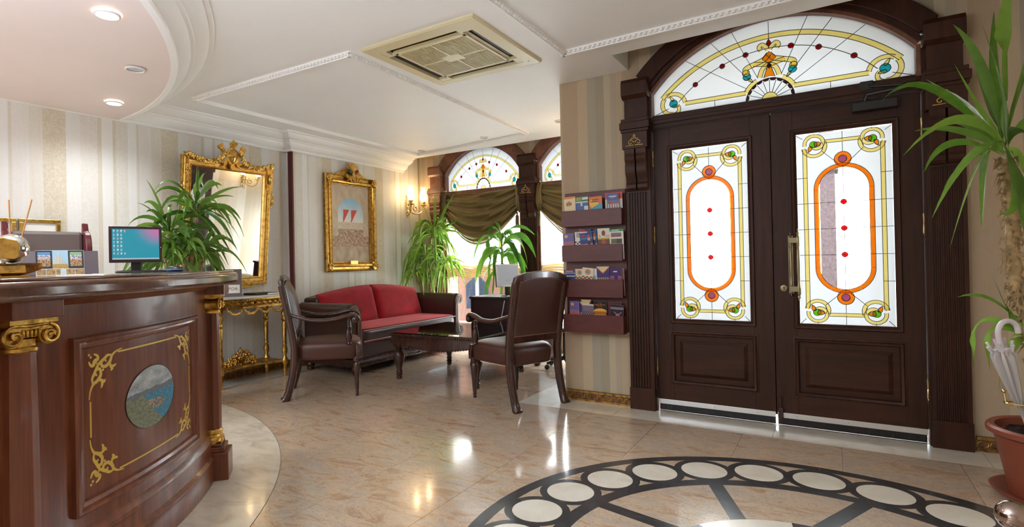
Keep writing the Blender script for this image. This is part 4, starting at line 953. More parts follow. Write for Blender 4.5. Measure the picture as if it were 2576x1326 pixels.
def photos(u, v):
    n = nz(u*2, v, 9); m_ = nz(u*2+4, v, 22)
    if v < .27:
        if v > .245 or v < .02: return 'e8e2d2'
        if (u*5) % 1 < .05: return 'e0d8c8'
        return (.50+.3*m_, .60+.2*m_, .68, 1) if .50 < u < .62 else (.36+.3*n, .22+.2*n, .08+.08*m_, 1)
    if u < .34 or u > .67:
        a = u/.34 if u < .34 else (u-.67)/.33
        if a < .12 or a > .88 or v < .36 or v > .93: return '1c1a22'
        if v > .82: return (.10, .26, .48, 1) if u < .5 else (.25, .40, .22, 1)
        if v > .62: return (.72, .68, .60, 1) if m_ > .05 else (.22, .18, .24, 1)
        return (.48+.3*n, .26+.2*n, .08, 1) if m_ > -.15 else (.10, .06, .06, 1)
    a = (u-.34)/.33; hgt = .92-abs(a-.38)*.9
    if v > hgt: return (.35, .55, .70, 1)
    if v < .45: return (.42+.3*m_, .26+.2*m_, .06, 1)
    return (.60+.1*m_, .60+.1*m_, .54, 1) if int(a*26) % 2 else (.40, .42, .38, 1)
printed('photo_print', photos, 100, 64, lambda u, v: Vector((-.082+u*.166-.005*v, -.0006+.022*v, .001+.106*v)), M['print'], t)
p = spot(230, 690, 2.15); t = obj('papers', MB().box(-.10, .08, -.05, .05, 0, .004), M['paper'], smooth=0); t.location = p; t.rotation_euler = (0, 0, .6); tag(t, 'small stack of white papers lying in front of the photo display', 'papers')
p = spot(215, 686, 2.62); t = obj('wooden_block', MB().box(-.02, .02, -.02, .02, 0, .014), M['door_wood'], smooth=0, bevel=.003); t.location = p; tag(t, 'little dark wooden block right of the photo display', 'block')
# monitor with desktop icons
def monitor(p, rz, w, h, bez_, fm, side, label, scr, tilt=0.0, z0=.075, base=(.10, .075)):
    t = thing('computer_monitor', label, 'monitor', p, rz)
    R = Matrix.Translation((0, 0, z0)) @ Matrix.Rotation(tilt, 4, 'X')
    b = MB(); b.box(-w/2, w/2, -.008, .022, 0, h, R); c = obj('housing', b, side, t, smooth=0, bevel=.004)
    b = MB(); z = bez_
    b.box(-w/2, w/2, -.013, -.007, 0, z*1.25, R); b.box(-w/2, w/2, -.013, -.007, h-z, h, R); b.box(-w/2, -w/2+z, -.013, -.007, z, h-z, R); b.box(w/2-z, w/2, -.013, -.007, z, h-z, R)
    obj('bezel', b, fm, t, smooth=0, bevel=.0015)
    printed('screen', scr, 110, 80, lambda u, v: R @ Vector((-w/2+z+(w-2*z)*u, -.0095, z*1.25+(h-2.25*z)*v)), M['screen'], t)
    obj('power_light', MB().ball(R @ Vector((w/2-z*.45, -.0135, h*.42)), .0016, 6, 4), M['led'], t) if fm is M['dark_plastic'] else None
    b = MB(); b.box(-.028, .028, .0, .03, .008, z0+h*.3); obj('stand_neck', b, side, t, smooth=0, bevel=.003)
    b = MB(); b.lathe([(.001, 0), (base[0], 0), (base[0], .006), (base[0]*.9, .012), (.001, .014)], 28); obj('stand_base', b, side, t)
    return t
def desktop(u, v):
    if v < .05: return (.35, .50, .58, 1)
    gx, gy = u*13.5-.55, (1-v)*8.2-.5
    ix, iy = round(gx), round(gy)
    if (0 <= ix < 3 and 0 <= iy < 7 or ix == 3 and iy in (0, 6)) and abs(gx-ix) < .24:
        if abs(gy-iy) < .17: return [(.75, .75, .78, 1), (.75, .35, .25, 1), (.72, .72, .55, 1), (.35, .55, .75, 1)][(ix*3+iy*5) % 4]
        if .28 < gy-iy < .40: return (.45, .65, .72, 1)
    d = hypot((u-1)*.9, (v-1)*.8); k = max(0, 1-d/.52); k = k*k*(3-2*k)
    return (.0+.60*k, .30-.14*k, .42-.02*k, 1)
p = spot(343, 683, 3.55); monitor(p, face_cam(p)+.10, .292, .232, .016, M['dark_plastic'], M['black'], 'dark framed monitor with teal desktop icons on the reception counter', desktop, z0=.062)
p = spot(368, 684, 3.2); t = thing('keyboard', 'flat black keyboard in front of the reception monitor', 'keyboard', p, face_cam(p)+.1)
obj('tray', MB().box(-.15, .15, -.06, .06, 0, .008), M['black'], t, smooth=0, bevel=.003)
b = MB()
for i in range(14):
    for j in range(5): b.box(-.143+.0205*i, -.126+.0205*i, -.052+.021*j, -.035+.021*j, .008, .012)
stuff(obj('keys', b, M['dark_plastic'], t, smooth=0))
p = spot(440, 684, 3.2); t = thing('computer_mouse', 'black and blue computer mouse right of the reception keyboard', 'mouse', p, face_cam(p)+1.2)
obj('shell', MB().ball((0, 0, .012), .05, 16, 10, (.62, 1, .42)), M['black'], t); b = MB(); b.tube([Vector((.032*cos(a), .052*sin(a), .012)) for a in [2*pi*i/24 for i in range(24)]], .004, 6, closed=True); obj('blue_rim', b, plain('glossy_blue_plastic', '1d6fb0', 0.2), t)
# wing-backed office chair behind the counter
p = oD(120, 640, 3.55); t = thing('office_chair', 'high-backed grey leather office chair with wine red wings behind the counter', 'chair', (p.x, p.y, 0), face_cam(p)+.12)
g = plain('grey_leather', '6d6260', 0.35, 0, .05, 4, .2, bsc=150); wl = plain('wine_leather', '5d1d22', 0.35)
b = MB(); b.box(-.19, .19, .0, .06, .62, 1.455); obj('backrest', b, g, t, smooth=0, bevel=.02)
for s in (-1, 1):
    pr = cr([(.02, .62), (-.05, .75), (-.12, .95), (-.06, 1.08), (-.085, 1.22), (-.10, 1.33), (-.07, 1.42), (.0, 1.455), (.06, 1.455), (.06, .62)], 5)
    b = MB(); b.prism([(y, z) for y, z in pr], s*.19, s*.225, axis='x'); obj('wing', b, wl, t, bevel=.006)
obj('seat', MB().box(-.24, .24, -.42, .06, .44, .55), g, t, smooth=0, bevel=.03)
obj('gas_column', MB().lathe([(.025, .08), (.025, .44)], 14), M['black'], t)
for k5 in range(5):
    a = rad(72*k5); b = MB(); b.tube([(0, 0, .11), (.28*cos(a), .28*sin(a), .065)], [.03, .018], 8); b.ball((.28*cos(a), .28*sin(a), .03), .03); obj('foot', b, M['black'], t)
# two gilt picture frames low on the wall behind the office chair
for x0, x1, lb in ((-60, 38, 'gilt picture frame at the left edge of the picture, behind the office chair'), (45, 150, 'gilt picture frame seen just above the office chair back')):
    A, B_ = oX(x0, 545 if x1 < 40 else 547, LM), oX(x1, 550 if x1 < 40 else 557, LM); zt = (A.z+B_.z)/2; y0, y1 = A.y, B_.y
    t = thing('picture_frame', lb, 'picture', (LM, (y0+y1)/2, zt-.5), world=True); b = MB(); f = .03
    for q in ((y0, y1, zt-f, zt), (y0, y1, zt-.5, zt-.5+f), (y0, y0+f, zt-.5+f, zt-f), (y1-f, y1, zt-.5+f, zt-f)): b.box(LM+.002, LM+.025, *q)
    obj('frame', b, M['gold_light'], t, smooth=0, bevel=.003); obj('mount', MB().box(LM+.001, LM+.012, y0+f, y1-f, zt-.5+f, zt-f), M['paper'], t, smooth=0)
# ------------------------------------------------------------------ lounge furniture
def nails(name, pts, parent, r=.0032, step=.015):
    b = MB(); acc = 0.0; last = Vector(pts[0]); b.ball(last, r, 6, 4)
    for q in pts[1:]:
        q = Vector(q); d = q-last; L = d.length
        if L < 1e-6: continue
        t = step-acc
        while t <= L: b.ball(last+d*(t/L), r, 6, 4); t += step
        acc = (acc+L) % step; last = q
    return stuff(obj(name, b, M['stitch'], parent))
def lean(z):
    return -.27-.115*max(0, (z-.46)/.62)**1.25 if z > .46 else -.27-.085*((.46-z)/.46)**2.2
def armchair(loc, rz, label):
    t = thing('armchair', label, 'armchair', loc, rz, 'leather armchairs by the coffee table'); w_, L_ = M['chair_wood'], M['leather']
    # upholstered seat
    def seat(u, v):
        a = 2*pi*u; n = 5.0; c, s = cos(a), sin(a)
        sx = math.copysign(abs(c)**(2/n), c); sy = math.copysign(abs(s)**(2/n), s)
        prof = [(0.0, .345), (.97, .345), (1.0, .352), (1.02, .40), (1.035, .44), (1.01, .475), (.94, .497), (.75, .515), (.4, .527), (0.001, .53)]
        k = v*(len(prof)-1); i = min(int(k), len(prof)-2); f = k-i; r = prof[i][0]*(1-f)+prof[i+1][0]*f; z = prof[i][1]*(1-f)+prof[i+1][1]*f
        hw = .255+.02*sy; return Vector((sx*r*hw, sy*r*.292+.012, z))
    obj('seat', MB().grid(seat, 40, 18, cu=True), L_, t, smooth=180)
    ring = [seat(i/60, .112)+Vector((0, 0, .006)) for i in range(61)]; nails('nail_trim', [p*1.0+Vector((p.x*.012, p.y*.012, 0)) for p in ring], t)
    for s in (-1, 1):
        z = [0, .02, .08, .2, .34, .46, .6, .8, .96, 1.02]
        path = [Vector((s*.258, lean(q)-.02*(1 if q < .01 else 0), q)) for q in z]
        b = MB(); b.tube(path, [.038, .037, .033, .034, .036, .036, .035, .034, .034, .032], 8, up=(1, 0, 0)); obj('rear_leg', b, w_, t, smooth=60)
        b = MB(); b.lathe([(.001, 0), (.014, 0), (.017, .012), (.012, .022), (.019, .03), (.014, .04), (.016, .05), (.021, .10), (.029, .20), (.034, .26), (.030, .29), (.022, .305), (.030, .312), (.034, .325), (.034, .36)], 16, (s*.235, .265, 0), twist=26, flute=.16, nf=7); obj('front_leg', b, w_, t, smooth=60)
        b = MB(); b.prism([(s*.235+x, z) for x, z in [(-.036, .34), (.036, .34), (.04, .40), (.026, .47), (-.026, .47), (-.04, .40)]], .262, .300, axis='y'); obj('seat_corner_block', b, w_, t, smooth=0, bevel=.006)
        # arm: sweeps forward, dips, then scrolls over
        pts = cr([(s*.252, lean(.76)+.01, .765), (s*.275, -.22, .735), (s*.292, -.10, .705), (s*.298, .05, .705), (s*.29, .16, .728), (s*.278, .235, .738), (s*.272, .275, .722), (s*.272, .285, .695), (s*.272, .262, .678)], 5)
        b = MB(); rr = [.024+.008*sin(pi*i/len(pts)) for i in range(len(pts))]; b.tube(pts, rr, 10, flat=.62, up=(0, 0, 1)); 
        for e in (-1, 1): b.lathe([(.001, 0), (.020, 0), (.027, .004), (.020, .008), (.012, .008), (.008, .011), (.001, .011)], 14, M=Matrix.Translation((s*.272+e*.026, .258, .697)) @ Matrix.Rotation(rad(90*e), 4, 'Y'))
        b.lathe([(.027, -.027), (.027, .027)], 14, M=Matrix.Translation((s*.272, .258, .697)) @ Matrix.Rotation(rad(90), 4, 'Y'))
        obj('arm', b, w_, t, smooth=60)
        b = MB(); b.lathe([(.018, 0), (.026, .008), (.018, .02), (.026, .035), (.033, .07), (.026, .12), (.016, .15), (.022, .158), (.015, .168), (.020, .178), (.018, .215)], 14, (s*.262, .20, .475), twist=30, flute=.14, nf=7); obj('arm_support', b, w_, t, smooth=60)
    # back: arched wooden frame, padded front, leather rear panel
    ztop = lambda x: 1.085-.036*abs(x/.25)**2.2
    path = [(-.258, .56)]+[(-.258, z) for z in (.7, .85, 1.0)]+[(x, ztop(x)) for x in [-.249+.498*i/16 for i in range(17)]]+[(.258, z) for z in (1.0, .85, .7)]+[(.258, .56)]
    b = MB()
    fr = [(Vector((x, lean(z), z))) for x, z in path]; n = len(fr); sec = [(-.024, -.022), (.022, -.022), (.030, -.008), (.030, .012), (.020, .024), (-.024, .024)]
    st = []
    for i in range(n):
        a, c = path[max(i-1, 0)], path[min(i+1, n-1)]; dx, dz = c[0]-a[0], c[1]-a[1]; l = hypot(dx, dz)
        st.append((fr[i], Vector((-dz/l, 0, dx/l)), Vector((0, 1, 0))))
    b.sweep(sec, st); b.box(-.24, .24, lean(.56)-.02, lean(.56)+.022, .535, .585)
    obj('back_frame', b, w_, t, smooth=40)
    def backp(front):
        def fn(u, v):
            x = -.236+.472*u; zt = ztop(x)-.024; z = .585+(zt-.585)*v; e = (1-(2*u-1)**4)*(1-(2*v-1)**4)
            return Vector((x, lean(z)+(.028+.045*e if front else -.020-.006*e), z))
        return fn
    obj('back_pad', MB().grid(backp(True), 18, 18), L_, t, smooth=180); obj('rear_panel', MB().grid(backp(False), 14, 14), L_, t, smooth=180)
    for fr_, nm in ((True, 'front_nails'), (False, 'rear_nails')):
        f = backp(fr_); m = .985
        nails(nm, [f(.015, i/24) for i in range(25)]+[f(.015+.97*i/20, m) for i in range(21)]+[f(.985, 1-i/24) for i in range(25)]+[f(.985-.97*i/20, .012) for i in range(21)], t, .0027, .012)
    return t
def facing(dx, dy): return atan2(dy, dx)-pi/2
ca = ((-4.068-4.439)/2, (3.144+3.513)/2); fa = Vector((.70, .714)).normalized()
armchair((ca[0]+fa.x*.355, ca[1]+fa.y*.355, 0), facing(fa.x, fa.y), 'brown leather armchair beside the gilt console, turned to the right')
cb = ((-2.106-1.894)/2, (3.784+4.285)/2); fb = Vector((-.925, .385)).normalized()
armchair((cb[0]+fb.x*.355, cb[1]+fb.y*.355, 0), facing(fb.x, fb.y), 'brown leather armchair with its back to us, in front of the brochure rack')
# sofa: local x along its length (seen left to right), y towards the back wall
SX, SY0, SY1 = -4.25, 4.13, 6.16
SL = SY1-SY0
sofa = thing('sofa', 'dark leather sofa with crimson velvet cushions against the left wall', 'sofa', (SX, (SY0+SY1)/2, 0), rad(90))
H = SL/2; Lw, Ld, V = M['chair_wood'], M['leather_dark'], M['velvet']
obj('seat_base', MB().box(-H+.10, H-.10, .05, .88, .17, .34), Ld, sofa, smooth=0, bevel=.02)
b = MB(); b.box(-H+.07, H-.07, .015, .90, .12, .175); b.box(-H+.085, H-.085, .03, .9, .175, .19); b.box(-H+.08, H-.08, .022, .9, .085, .12); obj('plinth_rail', b, Lw, sofa, smooth=0, bevel=.008)
b = MB(); n = int((SL-.16)/.022)
for i in range(n):
    x = -H+.085+.022*i; b.tube([(x, .012, .138), (x+.014, .010, .158)], .0085, 5)
stuff(obj('rope_moulding', b, Lw, sofa))
def rrect(u, hx, hy, r):
    L = [2*(hx-r), pi*r/2, 2*(hy-r), pi*r/2]*2; T = sum(L[:4])*2; d = (u % 1)*T; k = 0
    while d > L[k] and k < 7: d -= L[k]; k += 1
    f = d/L[k]; q = k//2; cs = [(1, -1), (1, 1), (-1, 1), (-1, -1)]
    if k % 2 == 0:
        st = [(-(hx-r), -hy), (hx, -(hy-r)), (hx-r, hy), (-hx, hy-r)][q]; dr = [(1, 0), (0, 1), (-1, 0), (0, -1)][q]; return st[0]+dr[0]*d, st[1]+dr[1]*d
    a = rad(-90+90*q+90*f); c = cs[q]; return c[0]*(hx-r)+r*cos(a), c[1]*(hy-r)+r*sin(a)
def cushion(name, x0, x1, y0, y1, z0, z1, m, puff=.04, top=None, parent=sofa):
    hx, hy = (x1-x0)/2, (y1-y0)/2
    def fn(u, v):
        pr = [(.5, 0), (.02, 0), (.006, .06), (0, .2), (-.004, .5), (0, .8), (.010, .95), (.05, 1.0+puff*.4), (.5, 1+puff)]
        k = v*(len(pr)-1); i = min(int(k), len(pr)-2); f = k-i; ins = pr[i][0]*(1-f)+pr[i+1][0]*f; z = pr[i][1]*(1-f)+pr[i+1][1]*f
        x, y = rrect(u, hx, hy, .05); sc = 1-ins/.5*.999 if ins > .03 else 1-ins/hy
        if ins <= .05: x = math.copysign(abs(x)-ins*abs(x)/hx, x); y = y*(1-ins/hy); sc = 1
        return Vector(((x0+x1)/2+x*sc, (y0+y1)/2+y*sc, z0+(z1-z0)*z))
    return obj(name, MB().grid(fn, 84, 16, cu=True), m, parent, smooth=60)
sc_ = cushion('seat_cushion', -H+.145, H-.145, -.02, .64, .345, .485, Ld, .05)
vt = cushion('velvet_seat_top', -H+.15, H-.15, .005, .64, .474, .498, V, .5)
b = MB()
for z in (.476, .362):
    b.tube([(-H+.16, -.022, z), (-H*.5, -.026, z+.004), (0, -.026, z+.002), (H*.5, -.026, z+.004), (H-.16, -.022, z)], .006, 6)
obj('piping', b, M['paper'] if False else plain('pale_piping', '9a8a80', .5), sofa)
obj('velvet_lining', MB().box(-H+.15, H-.15, -.005, .60, .338, .352), V, sofa, smooth=0)
# leather back with a gentle crest, then two velvet cushions
cz = lambda x: .80+.10*cos(x/H*pi/2)
pts = [(-H+.12, .30)]+[(x, cz(x)) for x in [(-H+.12)+(2*H-.24)*i/24 for i in range(25)]]+[(H-.12, .30)]
b = MB(); b.prism(pts, .66, .90, axis='y'); obj('back', b, Ld, sofa, smooth=40, bevel=.03, seg=3)
for s in (-1, 1):
    def fn(u, v, s=s):
        x0, x1 = (-H+.14, .004) if s < 0 else (-.002, H-.14)
        x = x0+(x1-x0)*u; zt = cz(x)+.035; z = .47+(zt-.47)*v; e = ((1-(2*u-1)**16)*(1-(2*v-1)**8))
        return x, z, e, v
    def front(u, v): x, z, e, w = fn(u, v); return Vector((x, .60+.13*w-.085*e-.02, z))
    def back(u, v): x, z, e, w = fn(u, v); return Vector((x, .60+.13*w+.06*e-.02, z))
    b = MB(); b.grid(front, 40, 24); b.grid(back, 40, 24); obj('back_cushion', b, V, sofa, smooth=60)
# rolled arms with carved scroll fronts
def arm_outline(s):
    X = s*(H-.02)
    inner = [(s*(H-.155), .19), (s*(H-.150), .45), (s*(H-.150), .60), (s*(H-.135), .70), (s*(H-.10), .755)]
    sc = [(s*(H-.035)+s*.078*cos(a), .700+.078*sin(a)) for a in [rad(110-i*15) for i in range(18)]]
    outer = [(s*(H-.055), .60), (s*(H-.055), .45), (s*(H-.045), .19)]
    return inner+sc+outer
for s in (-1, 1):
    o_ = arm_outline(s); b = MB(); b.prism(o_, .02, .80, axis='y'); obj('rolled_arm', b, Ld, sofa, smooth=50, bevel=.008)
    f = MB(); cx_, cz_ = s*(H-.035), .70; f.prism([(cx_+(x-cx_)*.9, cz_+(z-cz_)*.96) for x, z in o_], -.012, .02, axis='y'); sf = obj('arm_front', f, Lw, sofa, smooth=50)
    b = MB()
    for k, r0 in enumerate((.060, .042, .026)):
        sp = [(s*(H-.132+.022*k), -.016, .20), (s*(H-.130+.022*k), -.016, .50), (s*(H-.122+.018*k), -.016, .62)]
        cvs = cr(sp+[(cx_-s*r0*cos(rad(a)), -.016, cz_+r0*sin(rad(a))) for a in range(20, 290, 30)], 4); b.tube(cvs, .0055, 6)
    obj('scroll_bead', b, M['leather_dark'] if False else plain('worn_leather_bead', '8b7268', .35), sf)
    b = MB()
    for i in range(22):
        a = rad(-60+i*12); b.tube([(cx_+s*.055*cos(a), -.010, cz_+.055*sin(a)), (cx_+s*.076*cos(a), -.006, cz_+.076*sin(a))], .0045, 5)
    stuff(obj('scroll_pleats', b, Ld, sf))
    for y in (.07, .80):
        b = MB(); b.lathe([(.001, 0), (.035, 0), (.042, .02), (.036, .03), (.05, .04), (.058, .065), (.045, .088), (.04, .10)], 18, (s*(H-.13), y, 0), twist=20, flute=.14, nf=9); obj('bun_foot', b, Lw, sofa, smooth=60)
# coffee table
tx0, tx1, ty0, ty1 = -3.86, -2.755, 4.27, 5.31
ctb = thing('coffee_table', 'dark carved coffee table with a green tinted glass top', 'table', ((tx0+tx1)/2, (ty0+ty1)/2, 0))
hx, hy = (tx1-tx0)/2, (ty1-ty0)/2; TZ = .488
def rail(L, dip, nseg=24):
    return [(-L, TZ-.005), (L, TZ-.005), (L, TZ-.105)]+[(L-2*L*i/nseg, TZ-.105-dip*sin(pi*i/nseg)) for i in range(1, nseg)]+[(-L, TZ-.105)]
for sgn, nm in ((-1, 'y'), (1, 'y')):
    b = MB(); b.prism(rail(hx-.02, .055), sgn*(hy-.035)-.014, sgn*(hy-.035)+.014, axis='y'); obj('apron', b, Lw, ctb, smooth=30)
    b = MB(); b.prism(rail(hy-.02, .055), sgn*(hx-.035)-.014, sgn*(hx-.035)+.014, axis='x'); obj('apron', b, Lw, ctb, smooth=30)
obj('table_top', MB().box(-hx, hx, -hy, hy, TZ-.03, TZ-.008), Lw, ctb, smooth=0, bevel=.008)
b = MB(); n = 44
for i in range(n):
    x = -hx+2*hx*(i+.5)/n
    for s in (-1, 1):
        b.ball((x, s*(hy+.002), TZ-.022), .014, 6, 5, (.85, .7, 1)); b.ball((s*(hx+.002), -hy+2*hy*(i+.5)/n, TZ-.022), .014, 6, 5, (.7, .85, 1))
for i in range(30):
    x = -hx+.07+(2*hx-.14)*(i+.5)/30; zz = TZ-.105-.055*sin(pi*(i+.5)/30)
    for s in (-1, 1): b.ball((x, s*(hy-.02), zz), .011, 6, 4)
stuff(obj('gadroon_edge', b, Lw, ctb))
obj('glass_top', MB().box(-hx+.004, hx-.004, -hy+.004, hy-.004, TZ-.008, TZ+.002), M['table_glass'], ctb, smooth=0)
TL = [(.001, 0), (.024, 0), (.030, .02), (.024, .03), (.036, .045), (.026, .06), (.034, .075), (.030, .085), (.026, .10), (.040, .15), (.058, .21), (.060, .245), (.048, .275), (.030, .292), (.046, .305), (.030, .318), (.050, .335), (.052, .40), (.045, .40)]
for sx in (-1, 1):
    for sy in (-1, 1):
        b = MB(); b.lathe(TL, 20, (sx*(hx-.075), sy*(hy-.075), 0), flute=.06, nf=10, twist=8); b.box(sx*(hx-.075)-.052, sx*(hx-.075)+.052, sy*(hy-.075)-.052, sy*(hy-.075)+.052, .385, TZ-.03); obj('leg', b, Lw, ctb, smooth=50)
# guest computer desk
A = oY(1180, 746, 5.55); dz = A.z
dk = thing('computer_desk', 'dark veneered computer desk behind the right armchair', 'desk', (A.x+.55, 5.85, 0), world=True)
x0, x1, y0, y1 = A.x, A.x+.92, 5.55, 6.15
obj('desktop', MB().box(x0, x1, y0, y1, dz-.03, dz), M['desk_wood'], dk, smooth=0, bevel=.004)
obj('side_panel', MB().box(x0+.01, x0+.035, y0+.02, y1-.02, .06, dz-.03), M['desk_wood'], dk, smooth=0); obj('side_panel', MB().box(x1-.035, x1-.01, y0+.02, y1-.02, .06, dz-.03), M['desk_wood'], dk, smooth=0)
obj('modesty_panel', MB().box(x0+.035, x1-.035, y0+.03, y0+.05, .12, dz-.03), M['desk_wood'], dk, smooth=0)
p1, p2, p3 = oY(1270, 756, y0+.028), oY(1259, 815, y0+.028), oY(1264, 836, y0+.028)
b = MB(); b.strip([(p1.x, p1.z), (p2.x, p2.z), (p3.x+.02, p3.z-.06)], .012, y0+.022, y0+.032); obj('inlay_strip', b, M['steel'], dk, smooth=0)
for x in (x0+.06, x1-.06):
    for y in (y0+.08, y1-.08): obj('bun_foot', MB().lathe([(.001, 0), (.03, 0), (.042, .02), (.042, .045), (.03, .062), (.001, .062)], 14, (x, y, 0)), Lw, dk)
def blank(u, v): return (.30+.05*v, .31+.05*v, .32+.05*v, 1)
c = oY(1272, 738, 5.72); monitor(Vector((c.x, 5.78, dz)), rad(57), .31, .275, .018, M['silver'], M['black'], 'silver framed monitor with a blank grey screen on the dark desk', blank, tilt=rad(-7), z0=.11, base=(.09, .07))
c = oY(1305, 742, 5.62); t = thing('keyboard', 'black and white keyboard on the dark desk in front of the silver monitor', 'keyboard', (c.x+.05, 5.66, dz), rad(35))
obj('tray', MB().box(-.2, .2, -.065, .065, 0, .012), M['black'], t, smooth=0, bevel=.003)
b = MB()
for i in range(16):
    for j in range(5): b.box(-.19+.0238*i, -.171+.0238*i, -.055+.022*j, -.037+.022*j, .012, .018)
stuff(obj('keys', b, M['white'], t, smooth=0))
# swivel chair behind the desk: its castors show under the right armchair
c = oZ(1385, 926, 0); t = thing('swivel_chair', 'dark swivel chair behind the right armchair, only its castor feet in view', 'chair', (x1+.29, 5.62, 0))
obj('seat', MB().ball((0, 0, .44), .22, 18, 8, (1, 1, .2)), M['leather_dark'], t, smooth=180); obj('column', MB().lathe([(.02, .1), (.02, .42)], 12), M['black'], t)
for k5 in range(5):
    a = rad(72*k5+15); b = MB(); b.tube([(0, 0, .12), (.22*cos(a), .22*sin(a), .07)], [.025, .015], 8); b.ball((.22*cos(a), .22*sin(a), .03), .03); obj('foot', b, M['black'], t)

# ------------------------------------------------------------------ gilt console with marble top
cy0, cy1 = 3.08, 3.93; cym = (cy0+cy1)/2; CZ = oX(640, 744, -5.0).z
cs = thing('console_table', 'gilt carved console table with a marble top under the mirror', 'console table', (-5.2, cym, 0), world=True)
bow = lambda y, d=0: -4.985+.045*cos((y-cym)/(cy1-cy0)*pi)*1.0+d
def front(d, n=20, e=0): return [(bow(cy0-e+(cy1-cy0+2*e)*i/n, d), cy0-e+(cy1-cy0+2*e)*i/n) for i in range(n+1)]
def plan(d, e=0): return [(LM+.004, cy0-e)]+front(d, e=e)+[(LM+.004, cy1+e)]
obj('marble_top', MB().prism(plan(.012, .02), CZ-.022, CZ), M['console_marble'], cs, smooth=30, bevel=.004)
obj('frieze', MB().prism(plan(-.015), CZ-.105, CZ-.03), M['gold_dark'], cs, smooth=30); obj('frieze_cornice', MB().prism(plan(.004, .01), CZ-.036, CZ-.022), M['gold'], cs, smooth=30); obj('frieze_base', MB().prism(plan(-.004, .005), CZ-.12, CZ-.104), M['gold'], cs, smooth=30)
b = MB(); n = 26; N_ = 60
for k in range(2):
    b.tube([Vector((bow(cy0+(cy1-cy0)*i/N_, -.010), cy0+(cy1-cy0)*i/N_, CZ-.070+.022*sin(i/N_*2*pi*6+k*pi))) for i in range(N_+1)], .007, 5)
for i in range(13):
    y = cy0+(cy1-cy0)*i/12; b.ball((bow(y, -.006), y, CZ-.070), .013, 7, 5, (.7, 1, 1))
for i in range(40):
    y = cy0+(cy1-cy0)*i/39; b.ball((bow(y, .004), y, CZ-.041), .006, 5, 4)
stuff(obj('frieze_carving', b, M['gold'], cs))
for k in range(4):
    ya, yb = cy0+.10+.165*k, cy0+.10+.165*(k+1); b = MB()
    for i in range(15):
        u = i/14; y = ya+(yb-ya)*u; z = CZ-.112-.062*sin(pi*u)**.8; r = .007+.007*sin(pi*u)
        for j in range(2): b.ball((bow(y, .004+.006*(j-.5)), y+.004*rnd.uniform(-1, 1), z+.006*rnd.uniform(-1, 1)), r, 6, 4)
    obj('garland', b, M['gold_light'], cs)
CLEG = [(.001, 0), (.014, 0), (.014, .015), (.024, .06), (.026, .08), (.014, .115), (.022, .125), (.034, .145), (.036, .175), (.026, .20), (.016, .215), (.030, .26), (.032, .29), (.018, .335), (.026, .345), (.018, .36), (.024, .37), (.021, .39), (.026, .58), (.018, .595), (.034, .615), (.020, .64), (.032, .68), (.030, .70), (.018, .72), (.032, .735), (.034, CZ-.115)]
for x, y in ((-5.015, cy0+.05), (-5.015, cy1-.05), (-5.33, cy0+.05), (-5.33, cy1-.05)):
    b = MB(); b.lathe(CLEG, 16, (x, y, 0), flute=.05, nf=8); obj('leg', b, M['gold'], cs, smooth=60)
b = MB(); st = cr([(-5.015, cy0+.05), (-5.09, cym-.15), (-5.10, cym), (-5.09, cym+.15), (-5.015, cy1-.05)], 6); b.prism([(LM+.05, cy1-.05), (LM+.05, cy0+.05)]+st, .155, .178); obj('stretcher_shelf', b, M['gold_dark'], cs, smooth=30); 
b = MB(); b.tube([(x+.004, y, .168) for x, y in st], .014, 8); obj('shelf_edge', b, M['gold'], cs)
b = MB(); r2 = random.Random(3); yc = cym-.06
b.lathe([(.018, 0), (.014, .02), (.03, .04), (.05, .065), (.045, .07)], 12, (-5.15, yc, .178))
for i in range(200):
    u = r2.uniform(-1, 1); hgt = .14*(1-abs(u)**.8)+.015; z = r2.uniform(-.02, hgt)
    q = Vector((-5.15+r2.uniform(-.02, .02), yc+u*.19, .20+z+.02*(1-abs(u))))
    if i % 3: b.ball(q, r2.uniform(.010, .019), 6, 4)
    else: b.lathe([(.001, 0), (.009, .012), (.001, .035)], 5, M=Matrix.Translation(q) @ Matrix.Rotation(r2.uniform(-1.2, 1.2)+u*1.0, 4, 'X'))
obj('flower_basket', b, M['gold'], cs)
p = oX(660, 738, -5.12); t = thing('guest_book', 'closed dark guest book lying on the marble console top', 'book', (-5.14, p.y, CZ), 0.0)
obj('cover', MB().box(-.11, .11, -.14, .14, 0, .02), M['black'], t, smooth=0, bevel=.003); obj('pages', MB().box(-.105, .113, .0, .142, .004, .016), M['paper'], t, smooth=0)
p = oX(576, 738, -5.13); q = oX(602, 677, -5.13); t = thing('sign_holder', 'taupe sign holder with a white label on the console behind the counter end', 'sign', (-5.13, p.y+.02, CZ), facing(0, 1)+rad(58))
w_ = .105; hh = q.z-CZ
obj('box', MB().box(-w_, w_, -.03, .03, 0, hh), M['grey_card'], t, smooth=0, bevel=.004); obj('label_card', MB().box(-.055, .085, -.0325, -.029, .035, .12), M['paper'], t, smooth=0)
text('lettering', 'POA', .045, Matrix.Translation((.02, -.0328, .078)) @ Matrix.Rotation(rad(90), 4, 'X'), M['grey_card'], t)
